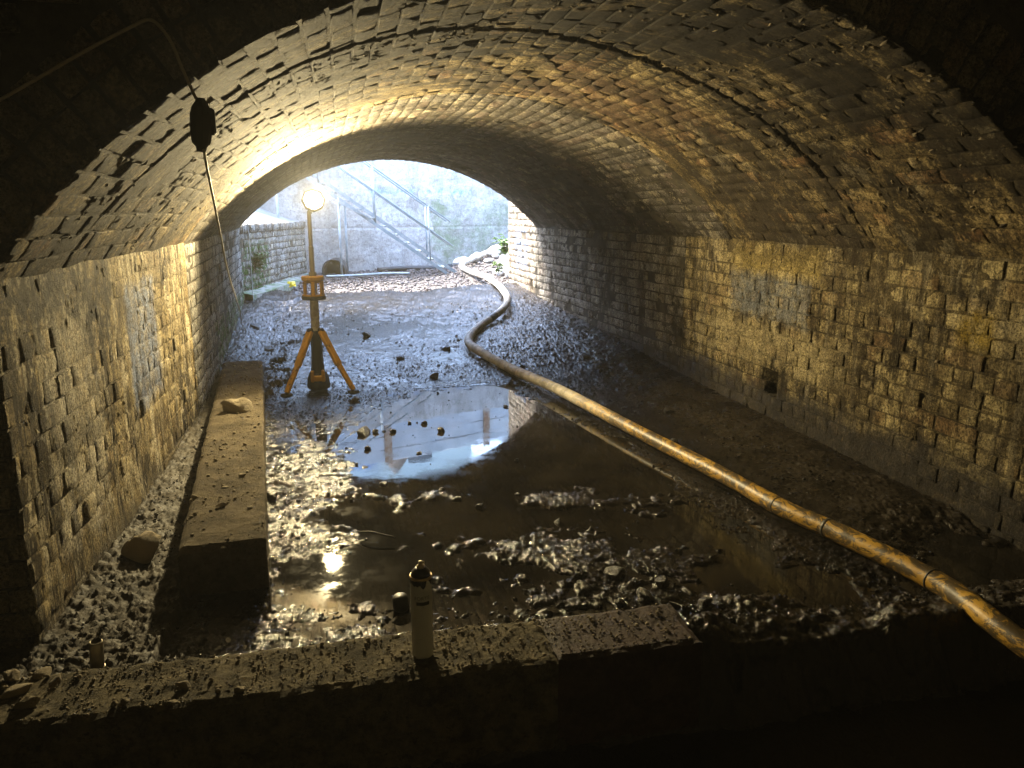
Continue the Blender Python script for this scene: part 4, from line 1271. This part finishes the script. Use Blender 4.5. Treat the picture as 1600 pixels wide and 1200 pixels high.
# short steel pipe stub
t = NT('dull_steel'); M['steel'] = t.set(t.mix(t.noise(30, 5), (.22, .20, .15), (.40, .36, .27)), .35, metal=.8)
ps = empty('pipe_stub', (-.86, 2.50, .0), 'short metal pipe stub standing in mud by the left wall', 'pipe stub')
ps.rotation_euler = (.05, .06, 0); ps['label'] = 'short metal pipe stub standing in the mud near the left wall'
b = MB(); b.lathe([(.0, -.02), (.021, -.02), (.021, .125), (.017, .129), (.0165, .11), (.0, .11)], seg=22); b.build('tube', M['steel'], ps, True)
b = MB(); b.lathe([(.021, .018), (.0245, .020), (.0245, .034), (.021, .036)], seg=22); b.build('collar', M['steel'], ps, True)
# twig with a clod
b = MB(); b.tube(catmull([(.0, 3.50, .0), (.06, 3.46, .012), (.11, 3.43, .008), (.17, 3.40, .0)], 5), [.004] * 16, 6)
t = NT('wet_twig'); M['twig'] = t.set((.04, .03, .02), .4)
b.build('twig', M['twig'], None, True, label='thin wet twig caught on a clod in the puddle', cat='twig')

# ------------------------------------------------------------------ hanging cable with connector
t = NT('grey_cable'); M['cable'] = t.set((.42, .37, .27), .6)
t = NT('dark_connector'); M['conn'] = t.set((.035, .035, .03), .6)
cab = empty('hanging_cable', (-.39, 2.48, 1.74), 'thin electric cable with a dark inline connector hanging from the arch', 'cable')
o0 = Vector((-.39, 2.48, 1.74))
pa = [(-1.5, 2.55, 1.50), (-1.15, 2.54, 1.68), (-.91, 2.53, 1.81), (-.70, 2.52, 1.93), (-.56, 2.50, 2.00), (-.50, 2.49, 2.02), (-.455, 2.48, 1.97), (-.43, 2.48, 1.90), (-.408, 2.48, 1.84), (-.392, 2.48, 1.80)]
b = MB(); b.tube([Vector(p) - o0 for p in catmull(pa, 8)], .0048, 8); b.build('cable', M['cable'], cab, True)
pb_ = [(-.386, 2.466, 1.67), (-.406, 2.636, 1.613), (-.447, 2.984, 1.518), (-.502, 3.448, 1.39), (-.579, 4.098, 1.212), (-.724, 5.332, .979), (-.95, 7.3, .60), (-1.06, 8.2, .36), (-1.08, 8.75, .21), (-.98, 9.1, .21), (-.8, 9.5, .23)]
b = MB(); b.tube([Vector(p) - o0 for p in catmull(pb_, 10)], .0042, 8); b.build('cable', M['cable'], cab, True)
b = MB(); b.lathe([(.0, -.075), (.012, -.075), (.016, -.06), (.026, -.05), (.031, -.02), (.031, .03), (.026, .05), (.018, .062), (.011, .075), (.0, .075)], (0, 0, 0), 10, Matrix.Rotation(R(4), 3, 'Y'))
cn = b.build('connector', M['conn'], cab)
b = MB(); b.box((.030, 0, .01), (.022, .02, .075), bev=.006); b.build('latch', M['conn'], cn)

# ------------------------------------------------------------------ things outside
t = NT('galvanised'); M['galv'] = t.set(t.mix(t.rmp(t.noise(12, 5), .35, .65), (.19, .25, .28), (.29, .34, .37)), .45, metal=.2)
st = empty('metal_stairs', (1.91, 12.92, .36), 'galvanised metal stairs with handrails climbing the cutting to the left', 'stairs')
so = Vector((1.91, 12.92, .36))
sl = (2.01 - .413) / (-.457 - 1.807)
def sp_(x, y, dz=0): return Vector((x, y, .413 + (x - 1.807) * sl + dz)) - so
XT = -1.05
for y_ in (12.96, 13.44):
    b = MB(); b.bar(sp_(1.94, y_, -.05), sp_(XT, y_, -.05), .022, .05); b.bar(sp_(1.94, y_, .07), sp_(XT, y_, .07), .022, .05); b.build('stringer', M['galv'], st)
    b = MB(); b.tube([sp_(1.74, y_, .85), sp_(XT, y_, .85)], .014, 10); b.build('handrail', M['galv'], st, True)
    b = MB(); b.tube([sp_(1.78, y_, .48), sp_(XT, y_, .48)], .014, 10); b.build('mid_rail', M['galv'], st, True)
    for xq in (1.4, .52, -.36):
        b = MB(); b.tube([sp_(xq, y_, -.03), sp_(xq - .02, y_, .86)], .014, 10); b.build('post', M['galv'], st, True)
nt = 15
for i in range(nt):
    x = 1.82 - i * (1.82 - XT) / nt
    b = MB()
    for k in range(3): b.box(sp_(x, 13.2, .02) + Vector((-.055 + k * .055, 0, 0)), (.035, .455, .024))
    b.build('tread', M['galv'], st)
for y_, xq in ((12.96, -.06), (13.44, .04), (12.96, -1.0), (13.44, -.98)):
    b = MB(); b.tube([Vector((xq, y_, .25)) - so, sp_(xq, y_, -.03)], .02, 10); b.build('support_post', M['galv'], st, True)
b = MB(); b.bar(Vector((-.06, 12.99, 1.58)) - so, Vector((.04, 13.41, 1.58)) - so, .03); b.bar(Vector((-.06, 12.93, 1.62)) - so, Vector((.42, 12.93, 1.38)) - so, .028); b.build('brace', M['galv'], st)
# platform at the head of the stairs
b = MB(); b.box(Vector((XT - .47, 13.2, .413 + (XT - 1.807) * sl + .03)) - so, (.94, .6, .05)); b.build('landing', M['galv'], st)

b = MB(); b.lathe([(.165, -.2), (.19, -.2), (.19, .2), (.165, .2), (.165, -.2)], (0, 0, 0), 24, Matrix.Rotation(R(90), 3, 'X'))
b.lathe([(.0, .15), (.165, .15), (.0, .151)], (0, 0, 0), 24, Matrix.Rotation(R(-90), 3, 'X'))
b.build('drain_pipe', M['blk'], None, True, label='black open end of a drain pipe at the foot of the retaining wall', cat='drain pipe', loc=(-.16, 13.2, .53), rot=(0, 0, R(-8)))
b = MB(); b.tube(catmull([(-.3, 12.6, .47), (.16, 12.7, .47), (.63, 12.85, .48), (1.03, 12.8, .48)], 6), .022, 10)
b.build('waste_pipe', M['galv'], None, True, label='thin grey pipe lying on the gravel below the stairs', cat='pipe')
b = MB(); b.tube(catmull([(.55, 13.6, .48), (1.03, 13.75, .49), (1.5, 13.9, .48), (1.9, 14.1, .49)], 6), .05, 10)
b.build('dark_hose', M['blk'], None, True, label='dark hose lying along the foot of the retaining wall', cat='hose')
b = MB(); b.tube([(-1.165, 10.3, 1.50), (-1.165, 10.3, 1.0), (-1.17, 10.31, .34), (-1.12, 10.2, .29)], .005, 6)
t = NT('pale_cord'); M['cord'] = t.set((.62, .64, .62), .7)
b.build('pale_cord', M['cord'], None, True, label='thin pale cord hanging straight down at the far tunnel mouth', cat='cord')
# crumpled yellow scrap
V = []; F = []
for i in range(5):
    for j in range(5): V.append((i * .022 - .044, j * .02 - .04, .02 + .018 * float(vnoise(np.array([i * .9]), np.array([j * .9]), None, 3)[0]) + .006 * ((i + j) % 2)))
for i in range(4):
    for j in range(4): F.append((i * 5 + j, i * 5 + 5 + j, i * 5 + 6 + j, i * 5 + 1 + j))
t = NT('yellow_scrap'); M['scrap'] = t.set((.72, .55, .02), .5)
o = obj('plastic_scrap', mesh_from('plastic_scrap', V, F, [M['scrap']], False), None, 'crumpled bright yellow scrap lying on the gravel by the wing wall', 'scrap', loc=(-.80, 12.0, .40), rot=(.9, 0, .2))
o.scale = (1.3, 1.3, 1.3); sol = o.modifiers.new('thick', 'SOLIDIFY'); sol.thickness = .003

def plant(name, loc, nst, hgt, spread, colr, label, leaf=.05):
    t = NT(name + '_leaf'); m = t.set(t.mix(t.noise(20, 3), colr, tuple(v * 1.7 for v in colr)), .5)
    t.b.inputs['Transmission Weight'].default_value = 0
    root = empty(name, loc, label, 'plant')
    st_, lf = MB(), MB()
    for i in range(nst):
        a = rng.uniform(0, 6.28); tip = Vector((math.cos(a) * spread * rng.uniform(.3, 1), math.sin(a) * spread * rng.uniform(.3, 1), hgt * rng.uniform(.6, 1.1)))
        pts_ = catmull([(0, 0, -.03), (tip.x * .3, tip.y * .3, tip.z * .6), tuple(tip)], 5)
        st_.tube(pts_, .004, 5)
        for k in range(7):
            p = Vector(pts_[min(len(pts_) - 1, 2 + int(k * 1.4))])
            b_ = rng.uniform(0, 6.28); dv = Vector((math.cos(b_), math.sin(b_), rng.uniform(-.3, .5))).normalized()
            s_ = dv.cross(Vector((0, 0, 1))).normalized(); L_ = leaf * rng.uniform(.7, 1.4)
            lf.add([p, p + dv * L_ * .5 + s_ * L_ * .3 + Vector((0, 0, .01)), p + dv * L_ - Vector((0, 0, .012)), p + dv * L_ * .5 - s_ * L_ * .3 + Vector((0, 0, .01))], [(0, 1, 2), (0, 2, 3)])
    st_.build('stem', m, root); lf.build('leaves', m, root)
plant('leafy_plant', (2.52, 12.25, .80), 14, .28, .2, (.10, .17, .03), 'bright green leafy plant on the white rubble by the right wing wall', .10)
plant('small_weed', (-1.45, 11.7, 1.48), 8, .2, .15, (.05, .12, .04), 'green weed growing on the sloped concrete above the left wing wall', .09)
plant('wall_moss_plant', (-1.13, 11.0, .72), 14, .2, .1, (.06, .10, .02), 'trailing greenery clinging to the left wing wall', .06)
plant('low_weed', (2.36, 11.95, .55), 8, .14, .12, (.08, .13, .03), 'low green weed at the foot of the right wing wall', .07)

# ------------------------------------------------------------------ haze volume added to stand in for lens bloom and lift the darks
hb = MB(); hb.box((0, 0, 2.5), (320, 320, 8.6))
hm = bpy.data.materials.new('bloom_haze'); hm.use_nodes = True
hn = hm.node_tree.nodes; hn.remove(hn['Principled BSDF'])
pv = hn.new('ShaderNodeVolumePrincipled')
pv.inputs['Density'].default_value = .0027
pv.inputs['Color'].default_value = (.92, .94, .96, 1)
pv.inputs['Anisotropy'].default_value = .45
hm.node_tree.links.new(pv.outputs[0], hn['Material Output'].inputs['Volume'])
hb.build('haze', hm, kind='stuff')
